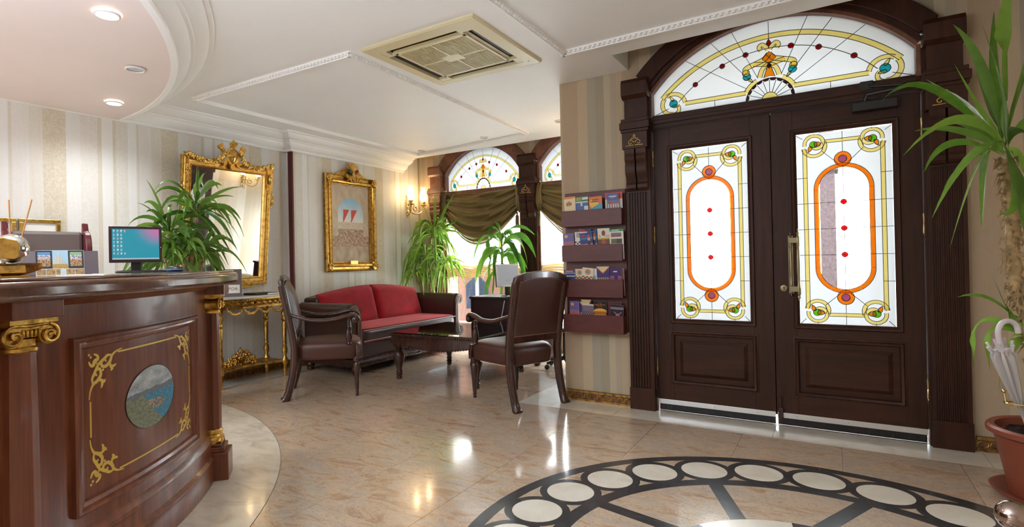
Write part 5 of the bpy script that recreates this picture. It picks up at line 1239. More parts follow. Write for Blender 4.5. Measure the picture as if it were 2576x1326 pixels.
# ------------------------------------------------------------------ mirror, painting, sconces on the left wall
def loop_frame(name, x0, x1, z0, z1, prof, m, parent):
    cs = [(x0, z0, 1, 1), (x1, z0, -1, 1), (x1, z1, -1, -1), (x0, z1, 1, -1)]
    return obj(name, MB().sweep(prof, [((x, 0, z), (sx, 0, sz), (0, -1, 0)) for x, z, sx, sz in cs], closed=True), m, parent, smooth=25)
def beads(name, x0, x1, z0, z1, y, r, step, m, parent):
    b = MB()
    for a0, a1, f in ((x0, x1, lambda u: (u, y, z0)), (x0, x1, lambda u: (u, y, z1)), (z0, z1, lambda u: (x0, y, u)), (z0, z1, lambda u: (x1, y, u))):
        n = max(2, int((a1-a0)/step))
        for i in range(n): b.ball(f(a0+(a1-a0)*(i+.5)/n), r, 6, 4)
    return stuff(obj(name, b, m, parent))
def foliage(b, pts, r, n, seed, spread=.02, leafy=.4):
    q = random.Random(seed)
    for i in range(n):
        t = q.random()*(len(pts)-1); k = min(int(t), len(pts)-2); f = t-k
        p = Vector([pts[k][j]*(1-f)+pts[k+1][j]*f for j in range(3)])+Vector((q.uniform(-1, 1), q.uniform(-.6, .3), q.uniform(-1, 1)))*spread
        if q.random() < leafy: b.lathe([(.001, -r*1.4), (r*.8, -r*.2), (r*.5, r), (.001, r*1.8)], 5, M=Matrix.Translation(p) @ Matrix.Rotation(q.uniform(0, 6), 4, 'Y') @ Matrix.Diagonal((1, .6, 1, 1)))
        else: b.ball(p, r*q.uniform(.6, 1.0), 7, 5)
    return b
pb = oX(668, 714, LM+.02)
Xt = min((abs(oX(681, 422, LM+.03+.005*k).y-pb.y), LM+.03+.005*k) for k in range(40))[1]
pt = oX(681, 424, Xt); plft = oX(452, 394, Xt); MW = pt.y-plft.y; MH = hypot(pt.z-pb.z, Xt-LM-.02)
mir = thing('wall_mirror', 'large gilt mirror with a shield crest and flower garlands above the console', 'mirror', (LM+.03, (pt.y+plft.y)/2, pb.z)); mir.rotation_euler = (atan2(Xt-LM-.02, pt.z-pb.z), 0, rad(90))
h = MW/2; G, GD = M['gold'], M['gold_dark']; fw = .105
obj('backing', MB().box(-h+.02, h-.02, -.004, .016, .01, MH-.01), GD, mir, smooth=0)
loop_frame('outer_moulding', -h+.018, h-.018, 0, MH, [(0, 0), (0, .035), (.008, .045), (.02, .045), (.026, .036), (.03, .034), (.034, .026), (.05, .022), (.052, 0)], G, mir)
loop_frame('flat_border', -h+.066, h-.066, .05, MH-.05, [(0, 0), (0, .024), (.022, .022), (.026, .03), (.034, .03), (.042, .012), (.048, .008), (.048, 0)], M['gold_light'], mir)
for s in (-1, 1):
    b = MB(); b.box(min(s*h, s*(h-.075)), max(s*h, s*(h-.075)), -.04, .0, MH*.80, MH+.004); b.box(min(s*(h+.004), s*(h-.08)), max(s*(h+.004), s*(h-.08)), -.046, 0, MH-.016, MH+.006); obj('ear', b, G, mir, smooth=0, bevel=.006)
    b = MB(); foliage(b, [(s*(h-.045), -.048, MH*.86), (s*(h-.05), -.045, MH*.93)], .013, 26, 5+s, .016); obj('ear_leaf', b, G, mir)
    b = MB(); foliage(b, [(s*(h-.004), -.03, MH*.78), (s*(h+.004), -.03, MH*.66)], .012, 30, 8+s, .014); obj('side_drop', b, G, mir)
    b = MB(); g = cr([(s*.09, -.06, MH+.09), (s*.16, -.06, MH-.005), (s*.26, -.06, MH-.03), (s*.36, -.06, MH-.015), (s*(h-.03), -.06, MH+.02)], 4); foliage(b, g, .015, 130, 11+s, .018); obj('garland', b, G, mir)
    b = MB(); b.box(-.022, .022, -.05, -.03, 0, .13, Matrix.Translation((s*.055, 0, MH+.05)) @ Matrix.Rotation(s*rad(38), 4, 'Y')); b.box(-.03, .03, -.055, -.028, .10, .135, Matrix.Translation((s*.055, 0, MH+.05)) @ Matrix.Rotation(s*rad(38), 4, 'Y')); obj('crest_quiver', b, G, mir, smooth=0, bevel=.004)
    b = MB(); b.prism([(s*.03, MH+.02), (s*.075, MH+.03), (s*.095, MH-.06), (s*.06, MH-.045)], -.05, -.04, axis='y'); obj('crest_ribbon', b, G, mir, smooth=0, bevel=.003)
def shield(u, v):
    a = 2*pi*u; x = cos(a); z = sin(a); w = .062*(1-.35*max(0, -z))*(1+.08*z); return Vector((x*w*v, -.055-.035*(1-v*v), MH+.055+z*.085*v-(.012*abs(x) if z > 0 else 0)))
b = MB(); b.grid(shield, 28, 6, cu=True); obj('crest_shield', b, M['gold_light'], mir, smooth=180)
b = MB(); b.tube([shield(i/32, 1.02) for i in range(32)], .010, 6, closed=True); foliage(b, [(-.02, -.07, MH+.16), (.02, -.07, MH+.18)], .016, 16, 21, .018); b.lathe([(.001, 0), (.02, .01), (.022, .03), (.012, .04), (.016, .055), (.001, .06)], 10, (0, -.07, MH+.165)); b.prism([(-.03, MH-.035), (.03, MH-.035), (.018, MH-.07), (0, MH-.085), (-.018, MH-.07)], -.065, -.03, axis='y'); obj('crest_rim', b, G, mir, smooth=50)
beads('bead_course', -h+.045, h-.045, .026, MH-.026, -.040, .0065, .017, M['gold_light'], mir); beads('inner_beads', -h+.098, h-.098, .082, MH-.082, -.030, .0045, .012, M['gold_light'], mir)
obj('bottom_step', MB().box(-h*.62, h*.62, -.036, 0, -.032, .012), G, mir, smooth=0, bevel=.006)
obj('glass', MB().box(-h+.108, h-.108, -.010, -.005, .092, MH-.092), M['mirror'], mir, smooth=0)
# painting
XA = LP+.04; a_, c_ = oX(817, 433, XA), oX(949, 680, XA); PW = c_.y-a_.y; PHt = a_.z-c_.z; h = PW/2
pic = thing('framed_painting', 'gilt framed painting of a stone archway with red pennants above the sofa', 'painting', (LP+.004, (a_.y+c_.y)/2, c_.z), rad(90))
loop_frame('outer_frame', -h, h, 0, PHt, [(0, 0), (0, .035), (.01, .045), (.03, .02), (.055, .022), (.07, .05), (.085, .055), (.10, .045), (.105, .02), (.125, .015), (.125, 0)], G, pic)
beads('pearl_course', -h+.113, h-.113, .113, PHt-.113, -.024, .0095, .021, M['gold_light'], pic); beads('edge_beads', -h+.012, h-.012, .012, PHt-.012, -.046, .007, .02, G, pic)
def paintfn(u, v):
    n = nz(u, v, 9); m_ = nz(u+5, v*1.4, 24); x = u-.5
    if not (abs(x) < .34 and v < .62+.21*sqrt(max(0, 1-(x/.34)**2))) and v > .34:
        d = .10*n+.05*m_; return (.62+d, .50+d, .37+d*.8, 1)
    for px_ in (-.12, .09):
        d = (v-.52)/.16
        if 0 < d < 1 and abs(x-px_+.08*(1-d)) < .07*d+.008: return (.60+.1*m_, .07, .05, 1)
    if v > .52:
        k = min(1, max(0, (v-.56)/.24)); return (.80-.5*k+.06*n, .80-.22*k+.05*n, .76+.06*k, 1)
    if v > .43: return (.66+.15*m_, .55+.14*m_, .43+.12*m_, 1)
    if v > .20: m2 = nz(u*1.3, v*.8+9, 46); return (.44+.26*m_+.24*m2, .29+.20*m_+.12*m2, .19+.12*m_+.16*m2, 1)
    return (.50+.22*n, .38+.18*n, .26+.14*n, 1)
printed('canvas', paintfn, 130, 210, lambda u, v: Vector((-h+.12+(PW-.24)*u, -.010, .12+(PHt-.24)*v)), M['canvas'], pic)
obj('backing_board', MB().box(-h+.05, h-.05, -.008, 0, .05, PHt-.05), GD, pic, smooth=0)
for sx in (-1, 1):
    for z in (.055, PHt-.055):
        b = MB(); foliage(b, [(sx*(h-.08), -.055, z+(.03 if z < .5 else -.03)), (sx*(h-.035), -.055, z)], .016, 40, int(z*90)+sx, .026)
        for k in (0, 1): b.tube([(sx*(h-.055)+.04*(1-t*.7)*cos(5*t+k*3), -.06, z+.04*(1-t*.7)*sin(5*t+k*3)) for t in [i/12 for i in range(13)]], .010, 6)
        obj('corner_scroll', b, G, pic)
b = MB(); b.prism([(-h*.85, PHt-.03), (-h*.5, PHt+.03), (-h*.3, PHt+.085), (0, PHt+.10), (h*.3, PHt+.085), (h*.5, PHt+.03), (h*.85, PHt-.03)], -.03, -.004, axis='y'); obj('pediment', b, G, pic, smooth=0, bevel=.008)
b = MB(); q = random.Random(9)
for i in range(17):
    a = rad(10+160*i/16); b.tube([(0, -.045, PHt+.04), (.13*cos(a), -.05, PHt+.04+.135*sin(a))], [.008, .005], 5)
foliage(b, [(-.09, -.06, PHt-.02), (0, -.065, PHt-.06), (.09, -.06, PHt-.02)], .015, 70, 31, .03); obj('trophy_crest', b, M['gold_light'], pic)
b = MB(); b.lathe([(.001, -.006), (.042, -.004), (.044, .004), (.02, .010), (.001, .012)], 18, M=Matrix.Translation((.01, -.07, PHt+.115)) @ Matrix.Rotation(rad(90), 4, 'X')); b.lathe([(.001, -.006), (.032, -.004), (.03, .008), (.001, .010)], 16, M=Matrix.Translation((.0, -.075, PHt+.02)) @ Matrix.Rotation(rad(90), 4, 'X') @ Matrix.Diagonal((.8, 1.2, 1, 1))); obj('crest_medallion', b, M['gold_light'], pic)
obj('crest_flag', MB().prism([(.02, PHt-.01), (.10, PHt+.07), (.075, PHt+.095), (.0, PHt+.02)], -.074, -.068, axis='y'), plain('red_enamel', '8d2620', .4), pic, smooth=0)
obj('crest_flag', MB().prism([(-.02, PHt+.0), (-.085, PHt+.07), (-.055, PHt+.09), (.0, PHt+.03)], -.074, -.068, axis='y'), plain('green_enamel', '2c5a3c', .4), pic, smooth=0)
obj('name_plate', MB().box(-.065, .065, -.062, -.052, .088, .138), M['gold_light'], pic, smooth=0, bevel=.002)
# sconces
def sconce(loc, rz, label):
    t = thing('wall_sconce', label, 'wall lamp', loc, rz, 'two-armed brass wall sconces'); br = M['brass']
    b = MB(); foliage(b, [(0, -.012, .11), (0, -.02, .03), (0, -.012, -.12)], .013, 60, 41, .020); b.lathe([(.001, -.14), (.01, -.13), (.018, -.1), (.01, -.07), (.03, -.02), (.034, .03), (.02, .07), (.012, .12), (.001, .135)], 12, (0, -.008, 0)); obj('wall_plate', b, br, t)
    for s in (-1, 1):
        b = MB(); b.tube(cr([(0, -.015, -.02), (s*.03, -.05, -.085), (s*.075, -.10, -.10), (s*.115, -.145, -.06), (s*.115, -.155, -.0)], 5), .007, 7)
        b.tube([(s*(.05+.042*(1-t_*.75)*cos(7*t_+2)), -.085, -.035+.045*(1-t_*.75)*sin(7*t_+2)) for t_ in [i/22 for i in range(23)]], .006, 6)
        obj('arm', b, br, t)
        c = (s*.115, -.155, .0); b = MB(); b.lathe([(.001, -.02), (.01, -.012), (.04, -.002), (.042, .003), (.02, .006), (.018, .015), (.03, .022), (.028, .045), (.001, .045)], 16, c); obj('drip_cup', b, br, t)
        b = MB()
        for k in range(7): a = 2*pi*k/7; b.ball((c[0]+.038*cos(a), c[1]+.038*sin(a), -.02), .006, 6, 4, (.7, .7, 1.8))
        stuff(obj('crystal_drops', b, M['clear'], t))
        g = obj('glass_chimney', MB().lathe([(.026, .045), (.040, .07), (.045, .10), (.036, .14), (.025, .175), (.024, .195), (.032, .215), (.036, .222)], 20, c), M['chimney'], t, smooth=180)
        g.data.polygons[len(g.data.polygons)-1].select = True
        sl = bpy.data.lights.new('sconce_glow', 'POINT'); sl.energy = 1.8; sl.color = (1, .72, .40); sl.shadow_soft_size = .03
        so = bpy.data.objects.new('sconce_glow', sl); COL.objects.link(so); so.parent = t; so.location = (c[0], c[1], .17)
        obj('bulb', MB().lathe([(.001, .05), (.012, .052), (.017, .075), (.012, .11), (.002, .135)], 12, c), M['bulb'], t, smooth=180)
    t.scale = (1.25, 1.25, 1.25); return t
def open_ends(o):
    me = o.data; b = bmesh.new(); b.from_mesh(me)
    bmesh.ops.delete(b, geom=[f for f in b.faces if len(f.verts) > 6], context='FACES'); b.to_mesh(me); b.free()
sp = oX(1024, 518, LP); sconce((LP, sp.y, sp.z), rad(90), 'brass wall sconce with two lit glass chimneys in the corner left of the windows')
sconce((-1.95, 5.78, sp.z+.02), rad(-90), 'brass wall sconce on the return wall, seen only in the mirror')
for o in [o for o in COL.objects if o.name.startswith('glass_chimney')]: open_ends(o)
cb_ = thing('dark_cabinet', 'tall dark wooden cabinet seen only in the mirror, left part', 'cabinet', (-1.95, 4.87, 0), world=True)
obj('body', MB().box(-1.968, -1.951, 4.60, 5.22, 0, 2.10), M['desk_wood'], cb_, smooth=0); obj('cornice', MB().box(-1.98, -1.951, 4.58, 5.25, 2.10, 2.2), M['door_wood'], cb_, smooth=0, bevel=.01)
for y in (4.61, 4.92): d_ = obj('door', MB().box(-1.978, -1.968, y, y+.29, .08, 2.05), M['door_wood'], cb_, smooth=0, bevel=.006); obj('door_knob', MB().ball((-1.985, y+(.26 if y < 4.7 else .03), 1.1), .012), M['brass'], d_)
def plate(u, v):
    x, y = (u*cos(2*pi*v), u*sin(2*pi*v)); n = sin(atan2(y, x)*6)*sin(u*16)
    return (.75, .74, .70, 1) if n < .25 else ((.45, .10, .10, 1) if int(v*12) % 2 else (.15, .28, .45, 1))
pt_ = thing('ceramic_plate', 'round patterned ceramic plate hung on the dark cabinet, seen only in the mirror', 'plate', (-1.979, 4.98, 1.72), world=True)
obj('dish', MB().lathe([(.001, 0), (.07, .002), (.12, .014), (.122, .018), (.07, .008), (.001, .006)], 28, M=Matrix.Translation((-1.979, 4.98, 1.72)) @ Matrix.Rotation(rad(-90), 4, 'Y')), M['white'], pt_); printed('glaze', plate, 14, 48, lambda u, v: Vector((-1.9885-.009*u*u, 4.98+.112*u*cos(2*pi*v), 1.72+.112*u*sin(2*pi*v))), M['print'], pt_)

# ------------------------------------------------------------------ brochure rack
RY = D-.025; A = oY(1421, 491, RY); B_ = oY(1577, 474, RY); C_ = oY(1581, 838, RY)
rk = thing('brochure_rack', 'burgundy wooden brochure rack with four pockets on the papered pillar', 'rack', ((A.x+B_.x)/2, D, C_.z), world=True)
rx0, rx1 = A.x, C_.x+.0; rw = M['rack_wood']
obj('backboard', MB().box(rx0, rx1, RY, D-.002, C_.z+.005, B_.z), rw, rk, smooth=0, bevel=.003)
FY = D-.115; rows = []
for yt, yb in ((532, 572), (618, 659), (703, 747), (790, 834)):
    zt, zb_ = oY(1416, yt, FY).z, oY(1416, yb, FY).z; rows.append((zt, zb_))
    obj('pocket_front', MB().box(rx0, rx1-.01, FY, FY+.014, zb_, zt), rw, rk, smooth=0, bevel=.002)
    obj('pocket_floor', MB().box(rx0, rx1-.01, FY+.014, RY, zb_, zb_+.012), rw, rk, smooth=0)
    for x in (rx0, rx1-.022): obj('pocket_side', MB().box(x, x+.012, FY+.014, RY, zb_+.012, zt-.004), rw, rk, smooth=0)
tx = {}
def flat(c): return lambda u, v: c
def br_orange(u, v):
    if hypot(u-.42, (v-.55)*1.5) < .26 and abs(sin(u*30)) < .9: return '8a6a2a' if (u*9+v*7) % 2 < 1 else 'd9822c'
    return 'd9852f' if v > .8+.12*u*u and True and (v > .86 or u > .75) else 'e6cfa6'
def br_green(u, v):
    if v > .68: return ('d8dcd6' if u > .55 and .78 < v < .93 else '9a9a3a' if u < .5 and v < .95 and v > .72 else '256b3a')
    if v > .58: return 'c9ced0'
    return 'd5d9dc' if u > .68 and v < .36 or .42 < u < .55 and v > .36 else '3f5f9a'
def br_sun(u, v):
    if v < .10+.48*u: return '2f86b5' if sin(u*40)*sin(v*50) < .3 else '7cbad2'
    return 'c33a26' if .70 < v < .82 and .25 < u < .75 else '4a3f6a' if .60 < v < .67 and .15 < u < .7 else ('e8bb2c' if hypot(u-.4, v-.5) < .35 else 'd96a22')
def br_arch(u, v):
    if v > .58: return 'c9c6da' if .78 < v < .84 and .2 < u < .8 or .70 < v < .73 and .35 < u < .65 else '44508f'
    if v < .34 and (u*5) % 1 > .4: return 'b9bfd0'
    return '9c4a34' if v < .34+.2*abs(sin(u*5)) else '5668a5'
def br_red(u, v): return 'cf3a22' if v > .62 else 'd6d4d2'
def br_dusk(u, v):
    if hypot(u-.3, (v-.78)*1.3) < .15: return 'd99a35' if hypot(u-.3, (v-.78)*1.3) < .12 else 'e8dac0'
    return 'd0673a' if v < .18 else 'a0708c' if v < .4 else '6f62a0'
def br_open(u, v): return '2c2a2c' if (.62 < v < .9 and .12 < u < .75 and sin(v*60) > .4 and sin(u*70) > -.5) or (v < .35 and sin(u*22)*sin(v*26) > .1) else 'ded9d0'
def br_show(u, v):
    if hypot(u-.72, v-.72) < .12: return 'b9402f'
    if abs(u-.72) < .1 and v < .62: return '3a3038' if v < .4 else 'd9a27a'
    if v < .18: return 'd88a9a'
    return 'b3243c' if .74 < v < .84 and u < .55 else '2e77a0' if .5 < v < .66 else '253c86'
def br_sun2(u, v):
    if v < .36: return 'a85a2c' if hypot(u-.5, v-.15) < .2 else '6f4a2a'
    return 'c9a52a' if v < .44 else '8a3a22' if hypot(u-.5, v-.72) < .16 else 'dfd8ca'
def br_tour(u, v):
    if v > .86: return 'dfe8df' if .89 < v < .96 and .2 < u < .7 and sin(u*80) > 0 else '2f9a4e'
    if .52 < v < .78 and .1 < u < .85: return '7a6f80' if v > .65 else '8a5a52'
    if .1 < v < .40 and .1 < u < .9: return '6a6a3c' if u < .5 else '4a4436'
    return 'dedad2'
def br_blue(u, v): return 'c98a3a' if .78 < v < .92 and .12 < u < .85 else 'c9ced8' if .66 < v < .71 else 'dcd3c2' if .36 < v < .44 else '38477f'
def br_map(u, v):
    r = hypot(u-.5, (v-.68)*1.2)
    return '4f9aa8' if r < .13 else 'dd8a5a' if r < .27 else ('8a5a3a' if v < .35 and sin(u*17)*sin(v*25) > -.2 else 'ded6c4')
def br_mosque(u, v): return '9aa6ae' if v < .4 and abs(u-.5) < .3 else '5f7a5a' if u < .14 else 'e3e0d8'
def br_min(u, v):
    if v > .45+.5*abs(u-.5)*1.6: return 'dccb9a' if v > .55+.5*abs(u-.5)*1.6 else 'b3302a'
    return 'c9a24a' if v < .22 and sin(u*40) > -.2 else '3d3a78'
def br_purple(u, v): return 'd9d2e0' if .68 < v < .78 and .3 < u < .62 else '9a5a80' if v < .38 and sin(u*9) > -.2 else '4a2a6a'
def br_burger(u, v):
    d = hypot((u-.5)/.5, (v-.30)/.22)
    if d < 1 and v > .14: return 'e0b04a' if v > .33 else 'b5652a'
    return 'c98a3a' if v < .14 and abs(u-.5) < .45 else '1d1716'
def br_dark(u, v): return 'b8707a' if hypot(u-.55, v-.15) < .14 or (v > .2 and v < .42 and abs(abs(u-.55)-(v-.1)*.9) < .05) else 'd8d2d0' if .64 < v < .68 or .74 < v < .78 else '251f30'
def br_bazaar(u, v): n = sin(u*31)*sin(v*27); return 'd5d0c8' if v > .88 else ('9a8a96' if n > .2 else '6a5a6a' if v > .4 else '5a4044')
def brochure(row, x0, x1, ytop, fn, label, dy=.0, tilt=0):
    zt, zb_ = rows[row]; Y = FY+.034+dy; p0, p1 = oY(x0, ytop+3, Y), oY(x1, ytop, Y); w = p1.x-p0.x; z1 = max((p0.z+p1.z)/2, zt+.01); z0 = zb_+.013; hgt = z1-z0
    t = thing('brochure', label, 'brochure', (p0.x+w/2, Y, z0), 0, 'travel brochures in the wall rack'); t.rotation_euler = (rad(3), rad(tilt), 0)
    obj('booklet', MB().box(-w/2, w/2, 0, .004, 0, hgt), M['paper'], t, smooth=0)
    zv = max(0, zt-z0-.01)
    printed('cover_print', fn, 46, 58, lambda u, v: Vector((-w/2+w*u, -.0004, zv+(hgt-zv)*v)), M['print'], t)
    return t, w, zv, hgt
def btext(tup, s, size, u, v, m, nm='lettering'):
    t, w, zv, hgt = tup; text(nm, s, size, Matrix.Translation((-w/2+w*u, -.0008, zv+(hgt-zv)*v)) @ Matrix.Rotation(rad(90), 4, 'X'), m, t)
orange_ink = plain('orange_ink', 'd9743a', .5); white_ink = plain('white_ink', 'e6e2e6', .5); dark_ink = plain('dark_ink', '2c2620', .5); red_ink = plain('red_ink', 'b02a22', .5)
B1 = brochure(0, 1421, 1449, 494, br_orange, 'cream and orange brochure, first in the top pocket of the rack', 0, -1); btext(B1, 'glut', .034, .44, .55, dark_ink)
B2 = brochure(0, 1449, 1481, 493, br_green, 'green and blue brochure with a waterfall, second in the top pocket', .006, -1)
B3 = brochure(0, 1483, 1516, 493, br_sun, 'red and yellow brochure with a blue sea, third in the top pocket', .0, -1); btext(B3, 'Smart', .022, .48, .76, red_ink); btext(B3, 'Morning Tour', .012, .45, .64, dark_ink)
brochure(0, 1523, 1566, 483, br_red, 'red and white brochure behind the violet arches brochure, top pocket', .022)
B4 = brochure(0, 1527, 1557, 485, br_arch, 'violet brochure with stone arches, front right of the top pocket', .0); btext(B4, 'mob2mil', .018, .5, .81, white_ink)
brochure(1, 1450, 1466, 575, flat('b0203a'), 'crimson leaflet sticking up behind the second pocket brochures', .036, 6); brochure(1, 1462, 1488, 575, flat('3b4058'), 'slate blue leaflet sticking up behind the second pocket brochures', .040)
brochure(1, 1419, 1446, 586, br_dusk, 'lilac sunset brochure with a round orange badge, second pocket left end', 0, -2)
B5 = brochure(1, 1447, 1478, 582, br_open, 'white brochure with dark lettering and round photos, second pocket', .012)
btext(B5, 'OPEN', .014, .3, .90, dark_ink); btext(B5, 'HOURS', .014, .32, .78, dark_ink); btext(B5, 'POINT', .014, .34, .66, dark_ink)
brochure(1, 1480, 1504, 579, br_show, 'blue dancer brochure half hidden behind its twin, second pocket', .018, -2)
brochure(1, 1463, 1494, 584, br_show, 'blue brochure with a dancer in front, second pocket middle', .0, -4)
B6 = brochure(1, 1504, 1534, 573, br_sun2, 'white brochure with a red haired dancer over a yellow band, second pocket', .008); btext(B6, 'SU', .018, .2, .55, dark_ink); btext(B6, 'VAN', .018, .8, .55, dark_ink)
B7 = brochure(1, 1534, 1569, 575, br_tour, 'white brochure with a green header and three photos, second pocket right end', .002); btext(B7, 'ASIA TOUR', .012, .4, .93, white_ink)
B8 = brochure(2, 1420, 1447, 677, br_blue, 'navy brochure with an orange title, third pocket left end', 0, 0); btext(B8, 'GOLDPERA', .012, .48, .86, orange_ink)
brochure(2, 1448, 1470, 675, br_map, 'cream food map leaflet half hidden behind another, third pocket', .014); brochure(2, 1460, 1488, 672, br_map, 'cream food map leaflet with an orange ring, tilted in front, third pocket', .0, 6)
brochure(2, 1484, 1504, 674, br_mosque, 'white leaflet with a pale mosque drawing, third pocket', .010)
brochure(2, 1502, 1533, 669, br_min, 'indigo brochure with red swag and minarets, third pocket', .004)
B9 = brochure(2, 1535, 1564, 673, br_purple, 'purple brochure with a pale emblem, third pocket right end', .002)
brochure(2, 1560, 1571, 673, flat('8a6a62'), 'thin brownish leaflet edge behind the purple brochure, third pocket', .016)
brochure(3, 1433, 1457, 756, br_dusk, 'blue sunset brochure with a gold badge, bottom pocket left end', 0, 1)
brochure(3, 1456, 1480, 758, br_min, 'yellow and red leaflet behind the grey bazaar leaflet, bottom pocket', .012, 4); brochure(3, 1463, 1488, 752, br_min, 'yellow topped leaflet sticking up at the back of the bottom pocket', .03)
brochure(3, 1464, 1492, 763, br_bazaar, 'grey violet bazaar leaflet, bottom pocket middle', .0, 2)
BX = brochure(3, 1493, 1527, 756, br_burger, 'black brochure with a large burger and orange title, bottom pocket', .002)
btext(BX, 'Hard Rock', .021, .5, .76, orange_ink); btext(BX, 'CAFE', .009, .5, .65, orange_ink)
t, w, zv, hgt = BX; b = MB(); b.tube([(.018*cos(a)+0, -.0008, zv+(hgt-zv)*.72+.026*sin(a)) for a in [2*pi*i/24 for i in range(24)]], .0009, 4, closed=True); obj('emblem_ring', b, orange_ink, t)
brochure(3, 1530, 1564, 758, flat('5f2a30'), 'dark red brochure behind the dancer leaflet, bottom pocket', .02); B11 = brochure(3, 1534, 1566, 765, br_dark, 'dark leaflet with a raised arm dancer, bottom pocket right end', .0, 3)

# ------------------------------------------------------------------ ceiling things
cx_, cy_ = -2.763+.478, 2.816+.478; hs = .478; z0 = HC
ac = thing('ceiling_air_conditioner', 'square yellowed ceiling air conditioner with four slots and a central grille', 'air conditioner', (cx_, cy_, HC))
loop = [(-hs, -hs, 1, 1), (hs, -hs, -1, 1), (hs, hs, -1, -1), (-hs, hs, 1, -1)]
b = MB(); b.sweep([(0, 0), (0, -.012), (.012, -.022), (.10, -.028), (.10, 0)], [((x, y, 0), (sx, sy, 0), (0, 0, 1)) for x, y, sx, sy in loop], closed=True); obj('panel', b, M['ac'], ac, smooth=30)
q = hs-.10
for k in range(4):
    R = Matrix.Rotation(rad(90*k), 4, 'Z')
    b = MB(); b.box(-q, -q+.05, -q, -q+.10, -.026, 0, R); b.box(-q+.05, q-.07, -q+.078, -q+.10, -.026, 0, R); obj('panel_rib', b, M['ac'], ac, smooth=0)
    obj('air_slot', MB().box(-q+.05, q-.05, -q+.001, -q+.078, -.004, 0, R), M['ac_dark'], ac, smooth=0)
    b = MB(); b.box(-q+.075, q-.075, -.002, .002, -.009, .009, R @ Matrix.Translation((0, -q+.066, -.012)) @ Matrix.Rotation(rad(62), 4, 'X')); obj('louver', b, M['ac_grille'], ac, smooth=0)
g = q-.102
obj('grille_back', MB().box(-g, g, -g, g, -.012, 0), M['ac_grille'], ac, smooth=0)
b = MB(); n = 42
for i in range(n): x = -g+2*g*(i+.5)/n; b.box(x-.0026, x+.0026, -g, g, -.026, -.014)
b.box(-g, g, -.006, .006, -.027, -.014); b.box(-.006, .006, -g, g, -.0275, -.014)
stuff(obj('grille_bars', b, M['ac'], ac, smooth=0))
obj('grille_badge', MB().box(-.075, .075, -.05, .05, -.0285, -.02), M['ac'], ac, smooth=0)
obj('indicator', MB().ball((hs-.06, -.02+.40, -.03), .008, 8, 5), M['white'], ac)
def downlight(p, on, label, r=.055):
    t = thing('recessed_downlight', label, 'ceiling light', p, 0, None)
    obj('ring', MB().lathe([(r*.78, -.001), (r, -.001), (r, -.008), (r*.85, -.012), (r*.78, -.006)], 24, cap=False), M['white'], t); obj('lens', MB().lathe([(.001, -.004), (r*.8, -.004), (r*.8, -.001), (.001, -.001)], 20), M['lamp_on'] if on else M['silver'], t)
    if on:
        l = bpy.data.lights.new('downlight_beam', 'SPOT'); l.energy = 34; l.spot_size = rad(150); l.spot_blend = 1; l.shadow_soft_size = .05; l.color = (1, .95, .86) if on == 1 else (.92, .96, 1)
        o = bpy.data.objects.new('downlight_beam', l); o.location = (p.x, p.y, p.z-.03); COL.objects.link(o)
for (x, y), z, on, lb in (((270, 35), SZ, 1, 'lit warm downlight in the dropped ceiling, nearest the top edge'), ((287, 258), SZ, 2, 'lit cool white downlight in the dropped ceiling above the counter wall'), ((340, 173), SZ, 0, 'unlit white ceiling speaker between the two lit downlights'), ((1060, 379), HC, 0, 'unlit downlight at the left corner of the ceiling panel by the windows'), ((1218, 345), HC, 0, 'unlit downlight at the right end of the ceiling panel by the windows'), ((1407, 304), HC, 0, 'unlit downlight at the ceiling edge beside the papered pillar')):
    downlight(oZ(x, y, z), on, lb, .062 if z == SZ else .05)
# ------------------------------------------------------------------ plants
def lim(p): return Vector((max(p.x, LP+.02) if p.y > 4.3 else max(p.x, LM+.05), min(p.y, 6.56 if p.x < -1.95 else D-.03), p.z))
def leaf(parent, base, mid, tip, w, m, n=9, fold=.35, tw=0.0, shape=.35, tw0=None):
    if tw0 is None: tw0 = rnd.choice((-1, 1))*rnd.uniform(.5, 1.15)
    base, mid, tip = Vector(base), Vector(mid), Vector(tip); ctl = mid*2-(base+tip)*.5; vs = []
    for i in range(n+1):
        t = i/n; p = base*(1-t)**2+ctl*2*t*(1-t)+tip*t*t; d = ((ctl-base)*(1-t)+(tip-ctl)*t)
        d = d.normalized() if d.length > 1e-6 else Vector((0, 0, 1))
        s = d.cross(Vector((0, 0, 1))); s = s.normalized() if s.length > .05 else Vector((1, 0, 0))
        nn = s.cross(d).normalized(); a = tw0+tw*t; s2 = s*cos(a)+nn*sin(a); n2 = nn*cos(a)-s*sin(a)
        ww = w*(min(1, t/shape)**.6*(.45+.55*min(1, t/shape)))*max(.0, 1-max(0, (t-shape)/(1-shape))**1.8)+w*.04
        vs += [lim(p-s2*ww+n2*ww*fold), lim(p), lim(p+s2*ww+n2*ww*fold)]
    fs = []
    for i in range(n): fs += [(3*i, 3*i+1, 3*i+4, 3*i+3), (3*i+1, 3*i+2, 3*i+5, 3*i+4)]
    return obj('leaf', MB().add(vs, fs), m, parent, smooth=180, fixn=False)
